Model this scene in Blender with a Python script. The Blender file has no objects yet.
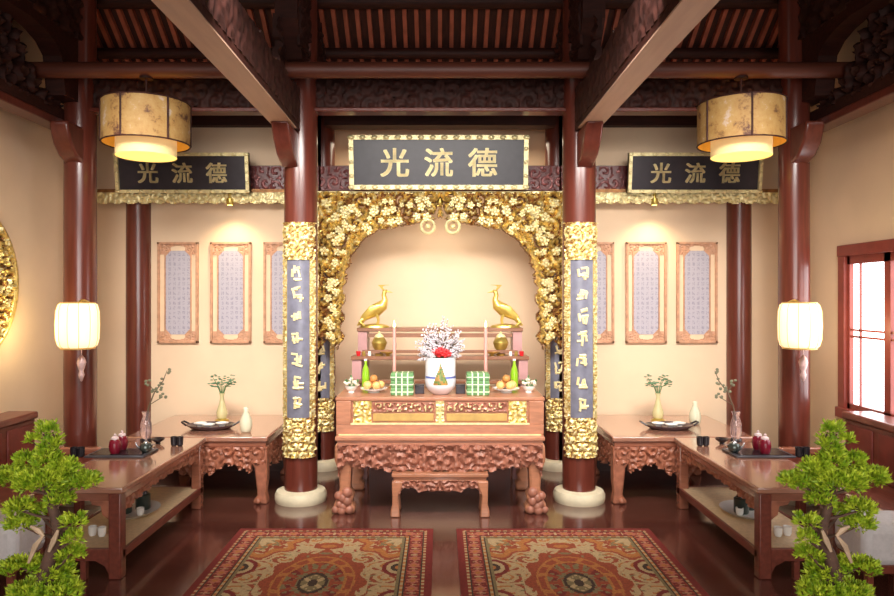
import bpy, math, random
import numpy as np
from math import pi, sin, cos, radians
from mathutils import Vector, Matrix
S = bpy.context.scene
COL = S.collection

# ---------------------------------------------------------------- camera, world, lights, exposure
F = 700.0; CX = 440.0; CY = 298.0; CAMZ = 2.0
cam = bpy.data.cameras.new('camera'); camo = bpy.data.objects.new('camera', cam); COL.objects.link(camo)
camo.location = (0, 0, CAMZ); camo.rotation_euler = (pi/2, 0, 0)
cam.sensor_width = 36; cam.lens = F*36/894; cam.shift_x = (447-CX)/894; cam.clip_end = 100
S.camera = camo
w = bpy.data.worlds.new('world'); S.world = w; w.use_nodes = True
bg = w.node_tree.nodes['Background']
bg.inputs[0].default_value = (1.0, 0.93, 0.85, 1); bg.inputs[1].default_value = 0.35
S.view_settings.view_transform = 'Standard'; S.view_settings.look = 'None'
S.view_settings.exposure = 0.0; S.view_settings.gamma = 1.0; S.view_settings.use_curve_mapping = False

def lamp(name, kind, loc, energy, color=(1,1,1), size=None, target=None, **kw):
    l = bpy.data.lights.new(name, kind); l.energy = energy; l.color = color
    o = bpy.data.objects.new(name, l); COL.objects.link(o); o.location = loc
    if kind == 'AREA':
        l.shape = 'RECTANGLE'; l.size, l.size_y = size
    elif size: l.shadow_soft_size = size
    for k, v in kw.items(): setattr(l, k, v)
    if target: o.rotation_euler = (Vector(target)-Vector(loc)).to_track_quat('-Z', 'Y').to_euler()
    return o
lamp('front_fill', 'AREA', (0, -2.5, 2.2), 90, (1, .95, .9), (5, 2.2), (0, 7, 0.8), spread=radians(95))  # added fill panel behind the camera, lights the fronts
lamp('foreground_top_fill', 'AREA', (0, 2.9, 4.6), 24, (1, .95, .85), (5.4, .8), (0, 3.2, 0), spread=radians(100))  # added overhead fill for bonsai tops, floor and rugs; no fixture
lamp('alcove_fill', 'AREA', (0, 8.3, 3.85), 15, (1, .84, .62), (2.2, .3), (0, 8.5, 0))  # added strip hidden above the arch to brighten the alcove
lamp('hall_fill', 'AREA', (0, 4.2, 3.95), 168, (1, .94, .88), (6.0, .5), (0, 7.6, 1.3), spread=radians(84))  # added unseen fill aimed at the back wall, spread kept off the ceiling
for x in (-2.37, 0.0, 2.42):
    lamp('bay_spot', 'SPOT', (x, 7.80 if x else 8.1, 3.0 if x else 3.1), 24 if x else 16, (1, .76, .46) if x else (1, .86, .68), .03, (x, 8.1 if x else 8.75, 1.8), spot_size=radians(120), spot_blend=.9)

# ---------------------------------------------------------------- materials
def lin(c): return tuple(((v/255)/12.92 if v/255 <= .04045 else ((v/255+.055)/1.055)**2.4) for v in c)
MATS = {}
def mat(name, rgb, rough=.5, metal=0, var=.12, scale=8.0, bump=0, stretch=(1,1,1), emit=0, spec=.5, rgb2=None, coat=0, trans=0, sheen=0):
    if name in MATS: return MATS[name]
    m = bpy.data.materials.new(name); m.use_nodes = True; nt = m.node_tree; N = nt.nodes; L = nt.links
    b = N['Principled BSDF']; c = lin(rgb)
    tc = N.new('ShaderNodeTexCoord'); mp = N.new('ShaderNodeMapping'); mp.inputs['Scale'].default_value = stretch
    nz = N.new('ShaderNodeTexNoise'); nz.inputs['Scale'].default_value = scale; nz.inputs['Detail'].default_value = 4
    L.new(tc.outputs['Object'], mp.inputs[0]); L.new(mp.outputs[0], nz.inputs['Vector'])
    cr = N.new('ShaderNodeValToRGB'); L.new(nz.outputs['Fac'], cr.inputs[0])
    c2 = lin(rgb2) if rgb2 else tuple(min(1, v*(1+var)) for v in c)
    c1 = c if rgb2 else tuple(v*(1-var) for v in c)
    cr.color_ramp.elements[0].position = .35; cr.color_ramp.elements[1].position = .65
    cr.color_ramp.elements[0].color = (*c1, 1); cr.color_ramp.elements[1].color = (*c2, 1)
    L.new(cr.outputs[0], b.inputs['Base Color'])
    b.inputs['Roughness'].default_value = rough; b.inputs['Metallic'].default_value = metal
    b.inputs['Specular IOR Level'].default_value = spec
    b.inputs['Coat Weight'].default_value = coat; b.inputs['Coat Roughness'].default_value = .15
    b.inputs['Transmission Weight'].default_value = trans
    if emit:
        L.new(cr.outputs[0], b.inputs['Emission Color']); b.inputs['Emission Strength'].default_value = emit
    if bump:
        bp = N.new('ShaderNodeBump'); bp.inputs['Strength'].default_value = bump; bp.inputs['Distance'].default_value = .01
        L.new(nz.outputs['Fac'], bp.inputs['Height']); L.new(bp.outputs[0], b.inputs['Normal'])
    MATS[name] = m; return m
WALL = mat('warm_plaster', (232, 204, 172), .85, var=.03, scale=2, bump=.05)
COLW = mat('red_lacquer_column', (100, 46, 35), .28, var=.16, scale=5, stretch=(6,6,.5), coat=.5)
BEAM = mat('dark_roof_timber', (58, 27, 20), .6, spec=.3, var=.25, scale=6, stretch=(1,6,6), bump=.2)
BEAMC = mat('carved_dark_timber', (58, 29, 23), .65, spec=.3, var=.35, scale=14, bump=.3)
BOARD = mat('roof_boards', (62, 26, 17), .65, var=.3, scale=7, stretch=(6,1,1))
RAFT = mat('rafter_timber', (166, 88, 66), .5, var=.2, scale=6)
SOFF = mat('soffit_painted_floor_light', (186, 152, 130), .5, var=.06, scale=4, stretch=(4,.5,1))  # light from the floor put into the pale colour of the beam undersides
LINT = mat('carved_purplish_lintel', (104, 50, 48), .35, var=.25, scale=16, bump=.2)
WOOD = mat('red_brown_table_wood', (150, 92, 70), .25, var=.16, scale=6, stretch=(1,5,5), coat=.9)
WOODD = mat('dark_red_bench_wood', (118, 58, 45), .35, var=.18, scale=6, stretch=(5,1,5), coat=.3)
CARV = mat('carved_table_wood', (158, 98, 74), .4, var=.22, scale=18, bump=.25)
ALT = mat('altar_rosewood', (176, 118, 88), .32, var=.14, scale=7, stretch=(1,5,5), coat=.3)
ALTC = mat('altar_carving_wood', (160, 104, 84), .42, var=.2, scale=20, bump=.25)
STONE = mat('pale_stone_plinth', (214, 202, 172), .55, var=.08, scale=10)
WTOP = mat('polished_tabletop', (164, 114, 92), .16, var=.12, scale=5, stretch=(1,5,5), coat=1, spec=.9)
GOLD = mat('gold_leaf', (230, 202, 122), .34, .7, var=.25, scale=25, bump=.3)
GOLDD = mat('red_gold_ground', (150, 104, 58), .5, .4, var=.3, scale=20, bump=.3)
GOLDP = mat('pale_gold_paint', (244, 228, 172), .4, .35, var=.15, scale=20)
BLACK = mat('blue_black_sign_lacquer', (44, 38, 46), .35, var=.15, scale=10)
CPAN = mat('grey_blue_couplet_panel', (112, 112, 126), .3, var=.12, scale=14)
TEXT = mat('gold_lettering', (244, 226, 170), .4, .3, var=.1, scale=20)
PAPER = None
WHITE = mat('white_porcelain', (240, 238, 232), .2, var=.02)
GREYC = mat('light_grey_cushion_fabric', (206, 200, 200), .8, var=.05, scale=40, bump=.1)
DARKC = mat('black_glazed_clay', (38, 34, 38), .25, var=.2)
BURG = mat('burgundy_glaze', (120, 16, 40), .25, var=.15)
SILV = mat('brushed_silver', (200, 200, 205), .25, .9, var=.1)
REDF = mat('red_petals', (205, 24, 32), .5, var=.2, scale=60)
LEAF = mat('green_leaves', (90, 130, 80), .5, var=.3, scale=30)
TWIG = mat('brown_twig', (96, 78, 58), .7, var=.2)
CELA = mat('pale_celadon_glaze', (218, 216, 188), .2, var=.05)
BRASS = mat('polished_brass', (205, 180, 96), .3, .8, var=.15)
MAUVE = mat('mauve_lacquer_board', (176, 132, 130), .4, var=.06)
CREAM = mat('cream_cane_surface', (216, 188, 150), .6, var=.08, scale=30)

# ---------------------------------------------------------------- mesh helpers
class MB:
    def __init__(s): s.v = []; s.f = []; s.m = []; s.k = 0
    def add(s, vs, fs, k=None):
        o = len(s.v); s.v += [tuple(v) for v in vs]; s.f += [tuple(i+o for i in f) for f in fs]
        s.m += [s.k if k is None else k]*len(fs); return s
    def box(s, x0, x1, y0, y1, z0, z1, k=None):
        return s.add([(x0,y0,z0),(x1,y0,z0),(x1,y1,z0),(x0,y1,z0),(x0,y0,z1),(x1,y0,z1),(x1,y1,z1),(x0,y1,z1)],
            [(3,2,1,0),(4,5,6,7),(0,1,5,4),(1,2,6,5),(2,3,7,6),(3,0,4,7)], k)
    def lathe(s, prof, c=(0,0,0), n=24, sx=1, sy=1, k=None):
        vs = [(c[0]+r*sx*cos(2*pi*i/n), c[1]+r*sy*sin(2*pi*i/n), c[2]+z) for r, z in prof for i in range(n)]
        fs = [(j*n+i, j*n+(i+1) % n, (j+1)*n+(i+1) % n, (j+1)*n+i) for j in range(len(prof)-1) for i in range(n)]
        if prof[0][0] > 1e-4: fs.append(tuple(reversed(range(n))))
        if prof[-1][0] > 1e-4: fs.append(tuple((len(prof)-1)*n+i for i in range(n)))
        return s.add(vs, fs, k)
    def tube(s, pts, rad, n=8, flat=1.0, k=None):
        pts = [Vector(p) for p in pts]; m = len(pts)
        if not hasattr(rad, '__len__'): rad = [rad]*m
        vs = []; up = Vector((0,0,1)); prev = None
        for i, p in enumerate(pts):
            t = (pts[min(i+1, m-1)]-pts[max(i-1, 0)]).normalized()
            if prev is None:
                a = t.cross(up)
                if a.length < .05: a = t.cross(Vector((1,0,0)))
            else: a = prev-t*prev.dot(t)
            a.normalize(); prev = a; b = t.cross(a)
            for j in range(n):
                q = 2*pi*j/n; vs.append(p+a*cos(q)*rad[i]*flat+b*sin(q)*rad[i])
        fs = [(j*n+i, j*n+(i+1) % n, (j+1)*n+(i+1) % n, (j+1)*n+i) for j in range(m-1) for i in range(n)]
        fs += [tuple(reversed(range(n))), tuple((m-1)*n+i for i in range(n))]
        return s.add(vs, fs, k)
    def prism(s, outline, d0, d1, axis='y', k=None):
        n = len(outline)
        def P(a, b, d): return {'y': (a, d, b), 'x': (d, a, b), 'z': (a, b, d)}[axis]
        vs = [P(a, b, d0) for a, b in outline]+[P(a, b, d1) for a, b in outline]
        fs = [tuple(range(n)), tuple(reversed(range(n, 2*n)))]+[(i, i+n, (i+1) % n+n, (i+1) % n) for i in range(n)]
        return s.add(vs, fs, k)
    def ball(s, c, r, n=12, m=8, sx=1, sy=1, sz=1, k=None):
        return s.lathe([(r*sin(pi*j/m)+(1e-5 if j in (0,m) else 0), -r*sz*cos(pi*j/m)) for j in range(m+1)], c, n, sx, sy, k)
    def build(s, name, mats, parent=None, loc=None, bevel=0, angle=40, label=None):
        me = bpy.data.meshes.new(name); me.from_pydata(s.v, [], s.f); 
        if not isinstance(mats, (list, tuple)): mats = [mats]
        for m in mats: me.materials.append(m)
        me.polygons.foreach_set('material_index', s.m)
        return link(name, me, parent, loc, bevel, angle, label)
def fixn(me):
    import bmesh
    b = bmesh.new(); b.from_mesh(me); bmesh.ops.recalc_face_normals(b, faces=b.faces); b.to_mesh(me); b.free()
def link(name, me, parent=None, loc=None, bevel=0, angle=40, label=None):
    fixn(me)
    me.polygons.foreach_set('use_smooth', [True]*len(me.polygons)); me.set_sharp_from_angle(angle=radians(angle)); me.update()
    o = bpy.data.objects.new(name, me); COL.objects.link(o)
    if parent: o.parent = parent
    if loc: o.location = loc
    if bevel:
        bv = o.modifiers.new('bevel', 'BEVEL'); bv.width = bevel; bv.segments = 2; bv.limit_method = 'ANGLE'
    if label: o['label'] = label
    return o
def B(x0, x1, y0, y1, z0, z1): return MB().box(x0, x1, y0, y1, z0, z1)
def thing(name, label, cat, loc=(0,0,0), group=None, rz=0, sx=1):
    o = bpy.data.objects.new(name, None); COL.objects.link(o); o.empty_display_size = .1
    o.location = loc; o.rotation_euler = (0,0,rz); o.scale = (sx,1,1)
    o['label'] = label; o['category'] = cat
    if group: o['group'] = group
    return o
def tag(o, label, cat, group=None):
    o['label'] = label; o['category'] = cat
    if group: o['group'] = group
    return o
def struct(o): o['kind'] = 'structure'; return o
def dup(root, label, loc=None, sx=None, rz=None, group=None):
    def rec(o, par):
        c = o.copy(); COL.objects.link(c)
        if par: c.parent = par; c.matrix_parent_inverse = o.matrix_parent_inverse
        for ch in [q for q in bpy.data.objects if q.parent == o]: rec(ch, c)
        return c
    r = rec(root, None); r['label'] = label
    if loc: r.location = loc
    if sx: r.scale = (sx, 1, 1)
    if rz is not None: r.rotation_euler = (0,0,rz)
    if group: r['group'] = group
    return r

# carved relief: jittered scroll cells
def _h(i, j, seed):
    t = np.sin(i*127.1+j*311.7+seed*74.7)*43758.5453
    return t-np.floor(t)
def vnoise(x, y, seed=0):
    i = np.floor(x); j = np.floor(y); u = x-i; v = y-j; u = u*u*(3-2*u); v = v*v*(3-2*v)
    return (_h(i,j,seed)*(1-u)+_h(i+1,j,seed)*u)*(1-v)+(_h(i,j+1,seed)*(1-u)+_h(i+1,j+1,seed)*u)*v
def scroll(x, y, cell, seed=0, sym=True):
    if sym: x = np.abs(x)
    X = x/cell; Y = y/cell; bi = np.floor(X); bj = np.floor(Y)
    best = np.full(X.shape, 9.0); dx = np.zeros(X.shape); dy = np.zeros(X.shape); sg = np.ones(X.shape)
    for a in (-1,0,1):
        for b in (-1,0,1):
            i = bi+a; j = bj+b
            px = i+.2+.6*_h(i,j,seed); py = j+.2+.6*_h(i,j,seed+5)
            d = np.hypot(X-px, Y-py); m = d < best
            best = np.where(m, d, best); dx = np.where(m, X-px, dx); dy = np.where(m, Y-py, dy); sg = np.where(m, np.sign(_h(i,j,seed+9)-.5), sg)
    a = np.arctan2(dy, dx)*sg
    v = .5+.5*np.cos(a+best*11)
    v = v*(1-.45*best)+.35*(vnoise(x/cell*4, y/cell*4, seed)-.5)
    return np.clip(v, 0, 1)
def relief(name, mats, u0, u1, v0, v1, res, inside, height, mapf, thick, parent=None, matf=None, loc=None, label=None):
    nu = max(2, int(round((u1-u0)/res))); nv = max(2, int(round((v1-v0)/res)))
    us = np.linspace(u0, u1, nu+1); vs = np.linspace(v0, v1, nv+1)
    U, V = np.meshgrid(us, vs, indexing='ij'); H = height(U, V)
    cu = (us[:-1]+us[1:])/2; cv = (vs[:-1]+vs[1:])/2; CU, CV = np.meshgrid(cu, cv, indexing='ij')
    I = inside(CU, CV)
    if I is True: I = np.ones(CU.shape, bool)
    fr = mapf(U, V, H); bk = mapf(U, V, -thick+0*H)
    nF = (nu+1)*(nv+1)
    verts = np.concatenate([np.stack(fr, -1).reshape(-1,3), np.stack(bk, -1).reshape(-1,3)])
    idx = np.arange(nF).reshape(nu+1, nv+1)
    a, b, c, d = idx[:-1,:-1][I], idx[1:,:-1][I], idx[1:,1:][I], idx[:-1,1:][I]
    F1 = np.stack([a,b,c,d], -1); F2 = np.stack([d,c,b,a], -1)+nF
    faces = [F1, F2]; mi = None
    if matf is not None: mi = matf(CU, CV, (H[:-1,:-1]+H[1:,1:])/2).astype(int)[I]
    mis = [mi if mi is not None else np.zeros(len(F1), int), np.zeros(len(F2), int)]
    P = np.pad(I, 1)
    for (su, sv, e0, e1) in ((-1,0,(0,0),(0,1)), (1,0,(1,1),(1,0)), (0,-1,(1,0),(0,0)), (0,1,(0,1),(1,1))):
        nb = P[1+su:1+su+nu, 1+sv:1+sv+nv]; E = I & ~nb
        ii, jj = np.nonzero(E)
        p = idx[ii+e0[0], jj+e0[1]]; q = idx[ii+e1[0], jj+e1[1]]
        faces.append(np.stack([p, q, q+nF, p+nF], -1)); mis.append(np.zeros(len(ii), int))
    Fa = np.concatenate(faces); mi = np.concatenate(mis)
    used = np.unique(Fa); rm = np.zeros(len(verts), int); rm[used] = np.arange(len(used))
    verts = verts[used]; Fa = rm[Fa]
    me = bpy.data.meshes.new(name); me.from_pydata(verts.tolist(), [], Fa.tolist())
    if not isinstance(mats, (list, tuple)): mats = [mats]
    for m in mats: me.materials.append(m)
    me.polygons.foreach_set('material_index', mi.tolist())
    return link(name, me, parent, loc, angle=50, label=label)
def front(y=0): return lambda U, V, H: (U, y-H, V)                 # panel facing the camera (-Y)
def sidem(x=0, s=1): return lambda U, V, H: (x+s*H, U, V)          # panel facing +X (s=1)
def cyl(r, a0=-pi/2):                                              # wrapped on a column, u is arc length from the front
    def f(U, V, H):
        t = a0+U/r
        return ((r+H)*np.cos(t), (r+H)*np.sin(t), V)
    return f
TRUE = lambda U, V: np.ones(U.shape, bool)
def sh(cell, amp, seed=0, sym=True): return lambda U, V: amp*scroll(U, V, cell, seed, sym)

# ---------------------------------------------------------------- setting
XW = 4.0; YB = 8.1
def floor_mat():
    m = bpy.data.materials.new('dark_polished_planks'); m.use_nodes = True; N = m.node_tree.nodes; L = m.node_tree.links; b = N['Principled BSDF']
    tc = N.new('ShaderNodeTexCoord'); br = N.new('ShaderNodeTexBrick'); L.new(tc.outputs['Object'], br.inputs['Vector'])
    br.inputs['Scale'].default_value = 1; br.inputs['Brick Width'].default_value = 1.3; br.inputs['Row Height'].default_value = .13
    br.inputs['Mortar Size'].default_value = .003
    br.inputs['Color1'].default_value = (*lin((96, 54, 46)), 1); br.inputs['Color2'].default_value = (*lin((84, 44, 37)), 1); br.inputs['Mortar'].default_value = (*lin((44, 22, 18)), 1)
    L.new(br.outputs[0], b.inputs['Base Color']); b.inputs['Roughness'].default_value = .22
    nz = N.new('ShaderNodeTexNoise'); nz.inputs['Scale'].default_value = 3; mp = N.new('ShaderNodeMapRange')
    mp.inputs['To Min'].default_value = .12; mp.inputs['To Max'].default_value = .28; b.inputs['Coat Weight'].default_value = 1; b.inputs['Coat Roughness'].default_value = .11; b.inputs['Coat IOR'].default_value = 1.5
    L.new(tc.outputs['Object'], nz.inputs['Vector']); L.new(nz.outputs['Fac'], mp.inputs['Value']); L.new(mp.outputs[0], b.inputs['Roughness'])
    return m
struct(B(-4.2, 4.2, -3, 9.1, -.1, 0).build('floor', floor_mat()))
struct(B(-4.15, -XW, -3, 8.3, 0, 5.6).build('wall_left', WALL))
# right wall with a window opening
WY0, WY1, WZ0, WZ1 = 4.35, 6.93, .87, 2.47
m = MB(); m.box(XW, 4.15, -3, WY0, 0, 5.6); m.box(XW, 4.15, WY1, 8.3, 0, 5.6); m.box(XW, 4.15, WY0, WY1, 0, WZ0); m.box(XW, 4.15, WY0, WY1, WZ1, 5.6)
struct(m.build('wall_right', WALL))
m = MB(); m.box(-XW, -1.38, YB, YB+.1, 0, 4.5); m.box(1.38, XW, YB, YB+.1, 0, 4.5)
m.box(-1.45, -1.38, YB, 8.75, 0, 4.5); m.box(1.38, 1.45, YB, 8.75, 0, 4.5); m.box(-1.45, 1.45, 8.75, 8.85, 0, 4.5)
struct(m.build('wall_back', WALL))
SKIRT_SHADE = mat('baseboard_and_painted_shade', (64, 34, 30), .4, var=.15)  # side baseboards, and the painted shade strips on the back wall
m = MB(); m.box(-XW, -1.45, YB-.02, YB, 0, .22); m.box(1.45, XW, YB-.02, YB, 0, .22); m.box(-1.38, 1.38, 8.73, 8.75, 0, .78)  # dark strips put the shade under tables and altar onto the wall
struct(m.build('back_shade_strips', SKIRT_SHADE))
struct(B(-XW, -XW+.02, -3, YB-.02, 0, .2).build('baseboard_left', SKIRT_SHADE)); struct(B(XW-.02, XW, -3, YB-.02, 0, .2).build('baseboard_right', SKIRT_SHADE))
# roof: boards on rafters, sloping down to the back, 36 degrees
SL = .73
def roofz(y): return 4.42+SL*(8.2-y)
m = MB(); yr = 3.6; n = roofz(yr)
m.prism([(8.95, roofz(8.95)+.1), (yr, n+.1), (-1.5, n+.1-SL*5.1), (-1.5, n+.2-SL*5.1), (yr, n+.2), (8.95, roofz(8.95)+.2)], -4.2, 4.2, 'x')
roof = struct(m.build('ceiling', BOARD))
for i in range(-31, 32):
    x = i*.126
    if min(abs(abs(x)-1.376), abs(abs(x)-3.57)) < .02: continue
    mb = MB(); mb.prism([(8.6, roofz(8.6)+.03), (6.2, roofz(6.2)+.03), (6.2, roofz(6.2)+.12), (8.6, roofz(8.6)+.12)], x-.022, x+.022, 'x')
    mb.build('rafter', RAFT, roof)
for y in (7.76, 7.26, 6.75):
    MB().tube([(-4, y, roofz(y)-.03), (4, y, roofz(y)-.03)], .06 if y > 7.5 else .075, 12).build('purlin', BEAM, roof)
# window
wm = mat('window_red_frame', (138, 62, 52), .4, var=.12, scale=8)
win = bpy.data.objects.new('window_1', None); COL.objects.link(win); win.location = (XW, 0, 0); struct(win)
m = MB()
m.box(-.04, .1, WY0-.06, WY1+.06, WZ1-.06, WZ1+.05); m.box(-.06, .1, WY0-.06, WY1+.06, WZ0-.05, WZ0+.05)
m.box(-.034, .094, WY1-.055, WY1+.053, WZ0, WZ1); m.box(-.034, .094, WY0-.053, WY0+.055, WZ0, WZ1)
m.build('window_frame', wm, win, bevel=.006)
nleaf = 4; lw = (WY1-WY0-.1)/nleaf
for i in range(nleaf):
    a = WY0+.05+i*lw; b = a+lw
    m = MB(); z0, z1 = WZ0+.05, WZ1-.06
    m.box(0, .04, a, a+.045, z0, z1); m.box(0, .04, b-.045, b, z0, z1); m.box(0, .04, a, b, z0, z0+.05); m.box(0, .04, a, b, z1-.08, z1)
    m.box(.01, .03, a+lw*.68, a+lw*.68+.016, z0, z1)
    m.box(.01, .03, a, b, 1.68, 1.70); m.box(.01, .03, a, b, 1.615, 1.635)
    s_ = m.build('sash', wm, win)
gm = bpy.data.materials.new('daylit_frosted_glass'); gm.use_nodes = True
gb = gm.node_tree.nodes['Principled BSDF']; gb.inputs['Base Color'].default_value = (.95,.96,1,1); gb.inputs['Roughness'].default_value = .3
gb.inputs['Emission Color'].default_value = (.93,.96,1,1); gb.inputs['Emission Strength'].default_value = 4.5
B(.045, .05, WY0+.05, WY1-.05, WZ0+.05, WZ1-.06).build('window_pane', gm, win)

# ---------------------------------------------------------------- columns
def column(x, y, r, top, label, grp, plinth=True, corb=0):
    t = thing('wooden_column', label, 'column', (x, y, 0), grp)
    MB().lathe([(r*.99, .1), (r, .6), (r*1.01, 2), (r*.97, top)], n=40).build('shaft', COLW, t)
    MB().lathe([(r*1.5, 0), (r*1.56, .03), (r*1.56, .07), (r*1.45, .105), (r*1.12, .12)], n=40).build('plinth', STONE, t, label='pale stone plinth')
    if corb:
        m = MB(); m.prism([(-.02, 3.32), (-.10, 3.36), (-.17, 3.46), (-.2, 3.58), (-.2, 3.72), (.0, 3.72), (.0, 3.32)], -.55, .05, 'y') if False else None
        pts = [(-.1, 3.3), (-.24, 3.36), (-.34, 3.46), (-.4, 3.6), (-.4, 3.66), (.0, 3.66), (0, 3.3)]
        MB().prism(pts, -.09, .09, 'x').build('corbel', COLW, t, bevel=.02)
    return t
XI, XO, YF, YR = 1.376, 3.56, 6.93, 8.25
g = 'front row columns'
column(-XI, YF, .163, 5.2, 'thick red column with gilded couplet board, left of the altar', g)
column(XI, YF, .163, 5.2, 'thick red column with gilded couplet board, right of the altar', g)
column(-XO, YF, .15, 5.2, 'glossy red column carrying a glowing lantern, near the gold disc', g, corb=1)
column(XO-.055, YF, .143, 5.2, 'glossy red column carrying a glowing lantern, near the window', g, corb=1)
g = 'back row columns'
column(-XI, YR, .14, 4.4, 'back row red column half hidden behind the left couplet column', g)
column(XI, YR, .14, 4.4, 'back row red column half hidden behind the right couplet column', g)
column(-XO+.077, YB, .14, 4.4, 'plain slender red column on back wall left of the left scroll frames', g)
column(XO-.106, YB, .14, 4.4, 'plain slender red column on back wall right of the right scroll frames', g)

# ---------------------------------------------------------------- beams
for s, nm in ((-1, 'left'), (1, 'right')):
    t = thing('ceiling_beam', f'long beam with pale underside running overhead to the {nm} couplet column', 'beam', (-1.453 if s < 0 else 1.404, 0, 3.6), 'long beams over the hall')
    B(-.098, .098, 1.0, 6.78, .012, .34).build('beam_body', BEAM, t, bevel=.008)
    B(-.1, .1, 1.0, 6.6, 0, .012).build('soffit', SOFF, t, label='beam underside with floor light painted pale')
    relief('carved_side', BEAMC, 2.2, 6.75, .07, .44, .02, lambda U, V: V < .34+.1*vnoise(U*3, U*0, 4), sh(.2, .014, 3, False), sidem(-s*.098, -s), .02, t)
    MB().prism([(6.32, 0), (6.42, -.14), (6.56, -.26), (6.78, -.34), (6.78, 0)], -.08, .08, 'x').build('corbel', COLW, t, bevel=.015)
    relief('corbel_carving', BEAMC, 6.2, 7.0, .36, 1.4, .03, lambda U, V: vnoise(U*9, V*9, 2) > .25, sh(.22, .05, 8, False), sidem(-s*.0, -s), .03, t)
    # side beam on the wall
    t = thing('carved_side_beam', f'dark carved openwork beam along the {nm} side wall up by the roof', 'beam', (s*3.72, 0, 0), 'side beams')
    B(-.09, .09, 1.0, 6.95, 3.64, 3.72).build('bottom_rail', COLW, t, bevel=.01)
    B(-.06, .06, 1.0, 6.95, 3.72, 3.84).build('beam_body', BEAM, t, bevel=.01)
    def top(U): return np.where(U > 6.3, 4.0-.12*(U-6.3), 4.02+.42*np.clip((6.32-U)/.4, 0, 1)**.5)+.07*np.sin(U*31)*np.cos(U*13)
    relief('openwork_carving', BEAMC, 4.6, 6.85, 3.8, 4.65, .022, lambda U, V: (V < top(U)) & (scroll(U, V, .2, 6, False) > .12), sh(.2, .09, 6, False), sidem(0, -s), .06, t)
    t = thing('curved_brace', f'dark curved roof brace above the {nm} lantern column', 'brace', (s*3.6, 0, 0), 'curved roof braces')
    low = [(4.6, 4.5), (5.3, 4.43), (5.73, 4.41), (6.0, 4.42), (6.22, 4.39), (6.38, 4.34), (6.5, 4.25), (6.56, 3.9), (6.95, 3.9), (6.95, 5.25), (4.6, 5.6)]
    MB().prism(low, -.09, .09, 'x').build('brace_body', BEAM, t)
    relief('brace_carving', BEAMC, 5.2, 6.9, 4.5, 5.2, .03, lambda U, V: vnoise(U*6, V*6, 3) > .3, sh(.25, .05, 7, False), sidem(-s*.09, -s), .02, t)
    # upper truss board over the inner column
    t = thing('truss_board', f'dark carved truss board between roof and the {nm} couplet column', 'truss', (s*XI, 0, 0), 'truss boards')
    MB().prism([(6.25, 4.5), (6.5, 4.22), (8.1, 4.22), (8.1, 4.45), (7.0, 5.2), (6.25, 5.4)], -.1, .1, 'x').build('board', BEAM, t)
    relief('board_carving', BEAMC, 6.35, 7.9, 4.3, 4.9, .03, lambda U, V: (V < 4.45+SL*(8-U)) & (vnoise(U*7, V*7, 5) > .3), sh(.2, .04, 7, False), sidem(-s*.1, -s), .02, t)
t = MB().tube([(-3.995, 6.45, 4.10), (3.995, 6.45, 4.10)], .073, 16).build('tie_beam', mat('tie_beam_timber', (96, 48, 34), .5, var=.15, scale=5, stretch=(.5,5,5)))
tag(t, 'long round timber tie beam crossing the whole hall above the lamps', 'beam')
for x0, x1, lab in ((-3.42, -1.53, 'left bay'), (-1.22, 1.22, 'centre bay'), (1.53, 3.42, 'right bay')):
    t = thing('carved_crossbeam', f'dark carved crossbeam between front columns, {lab}', 'beam', ((x0+x1)/2, YF, 0), 'front crossbeams')
    w2 = (x1-x0)/2
    B(-w2-.02, w2+.02, -.02, .1, 3.87, 4.16).build('beam_body', BEAM, t)
    B(-w2-.02, w2+.02, -.07, .1, 3.83, 3.87).build('moulding', COLW, t, bevel=.008)
    B(-w2-.02, w2+.02, -.06, .1, 4.16, 4.2).build('moulding', COLW, t, bevel=.008)
    relief('carving', BEAMC, -w2, w2, 3.88, 4.15, .018, TRUE, sh(.16, .03, 2), front(-.02), .02, t)
    t = B(x0-.1, x1+.1, 7.98, 8.09 if 'centre' not in lab else 8.2, 3.97, 4.4).build('rear_beam', BEAM)
    tag(t, f'plain dark beam at the top of the back wall, {lab}', 'beam', 'rear beams')
LB = ((-3.44, -1.51, 'left'), (-1.25, 1.25, 'centre'), (1.51, 3.44, 'right'))
for x0, x1, lab in LB:
    t = thing('carved_lintel', f'reddish carved lintel board behind the {lab} name plaque', 'lintel', ((x0+x1)/2, 8.03, 0), 'carved lintels')
    w2 = (x1-x0)/2+.12
    B(-w2, w2, 0, .06, 3.23, 3.52).build('board', LINT, t, bevel=.006)
    relief('scroll_carving', mat('pink_silver_scrollwork', (140, 82, 80), .3, .2, var=.2, scale=15), -w2, w2, 3.25, 3.5, .014, lambda U, V: scroll(U, V, .13, 5) > .5, sh(.13, .03, 5), front(0), .01, t)
for s, nm in ((-1, 'left'), (1, 'right')):
    w2 = 1.28
    t = thing('gilded_valance', f'narrow gilded valance strip under the {nm} name plaque', 'valance', (s*2.7, 7.90, 0), 'gilded valances')
    B(-w2, w2, 0, .05, 3.17, 3.23).build('rail', GOLDD, t)
    relief('carving', GOLDP, -w2, w2, 3.05, 3.19, .012, lambda U, V: V > 3.07-.01*np.cos(U*40), sh(.08, .02, 3), front(0), .012, t)

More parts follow.
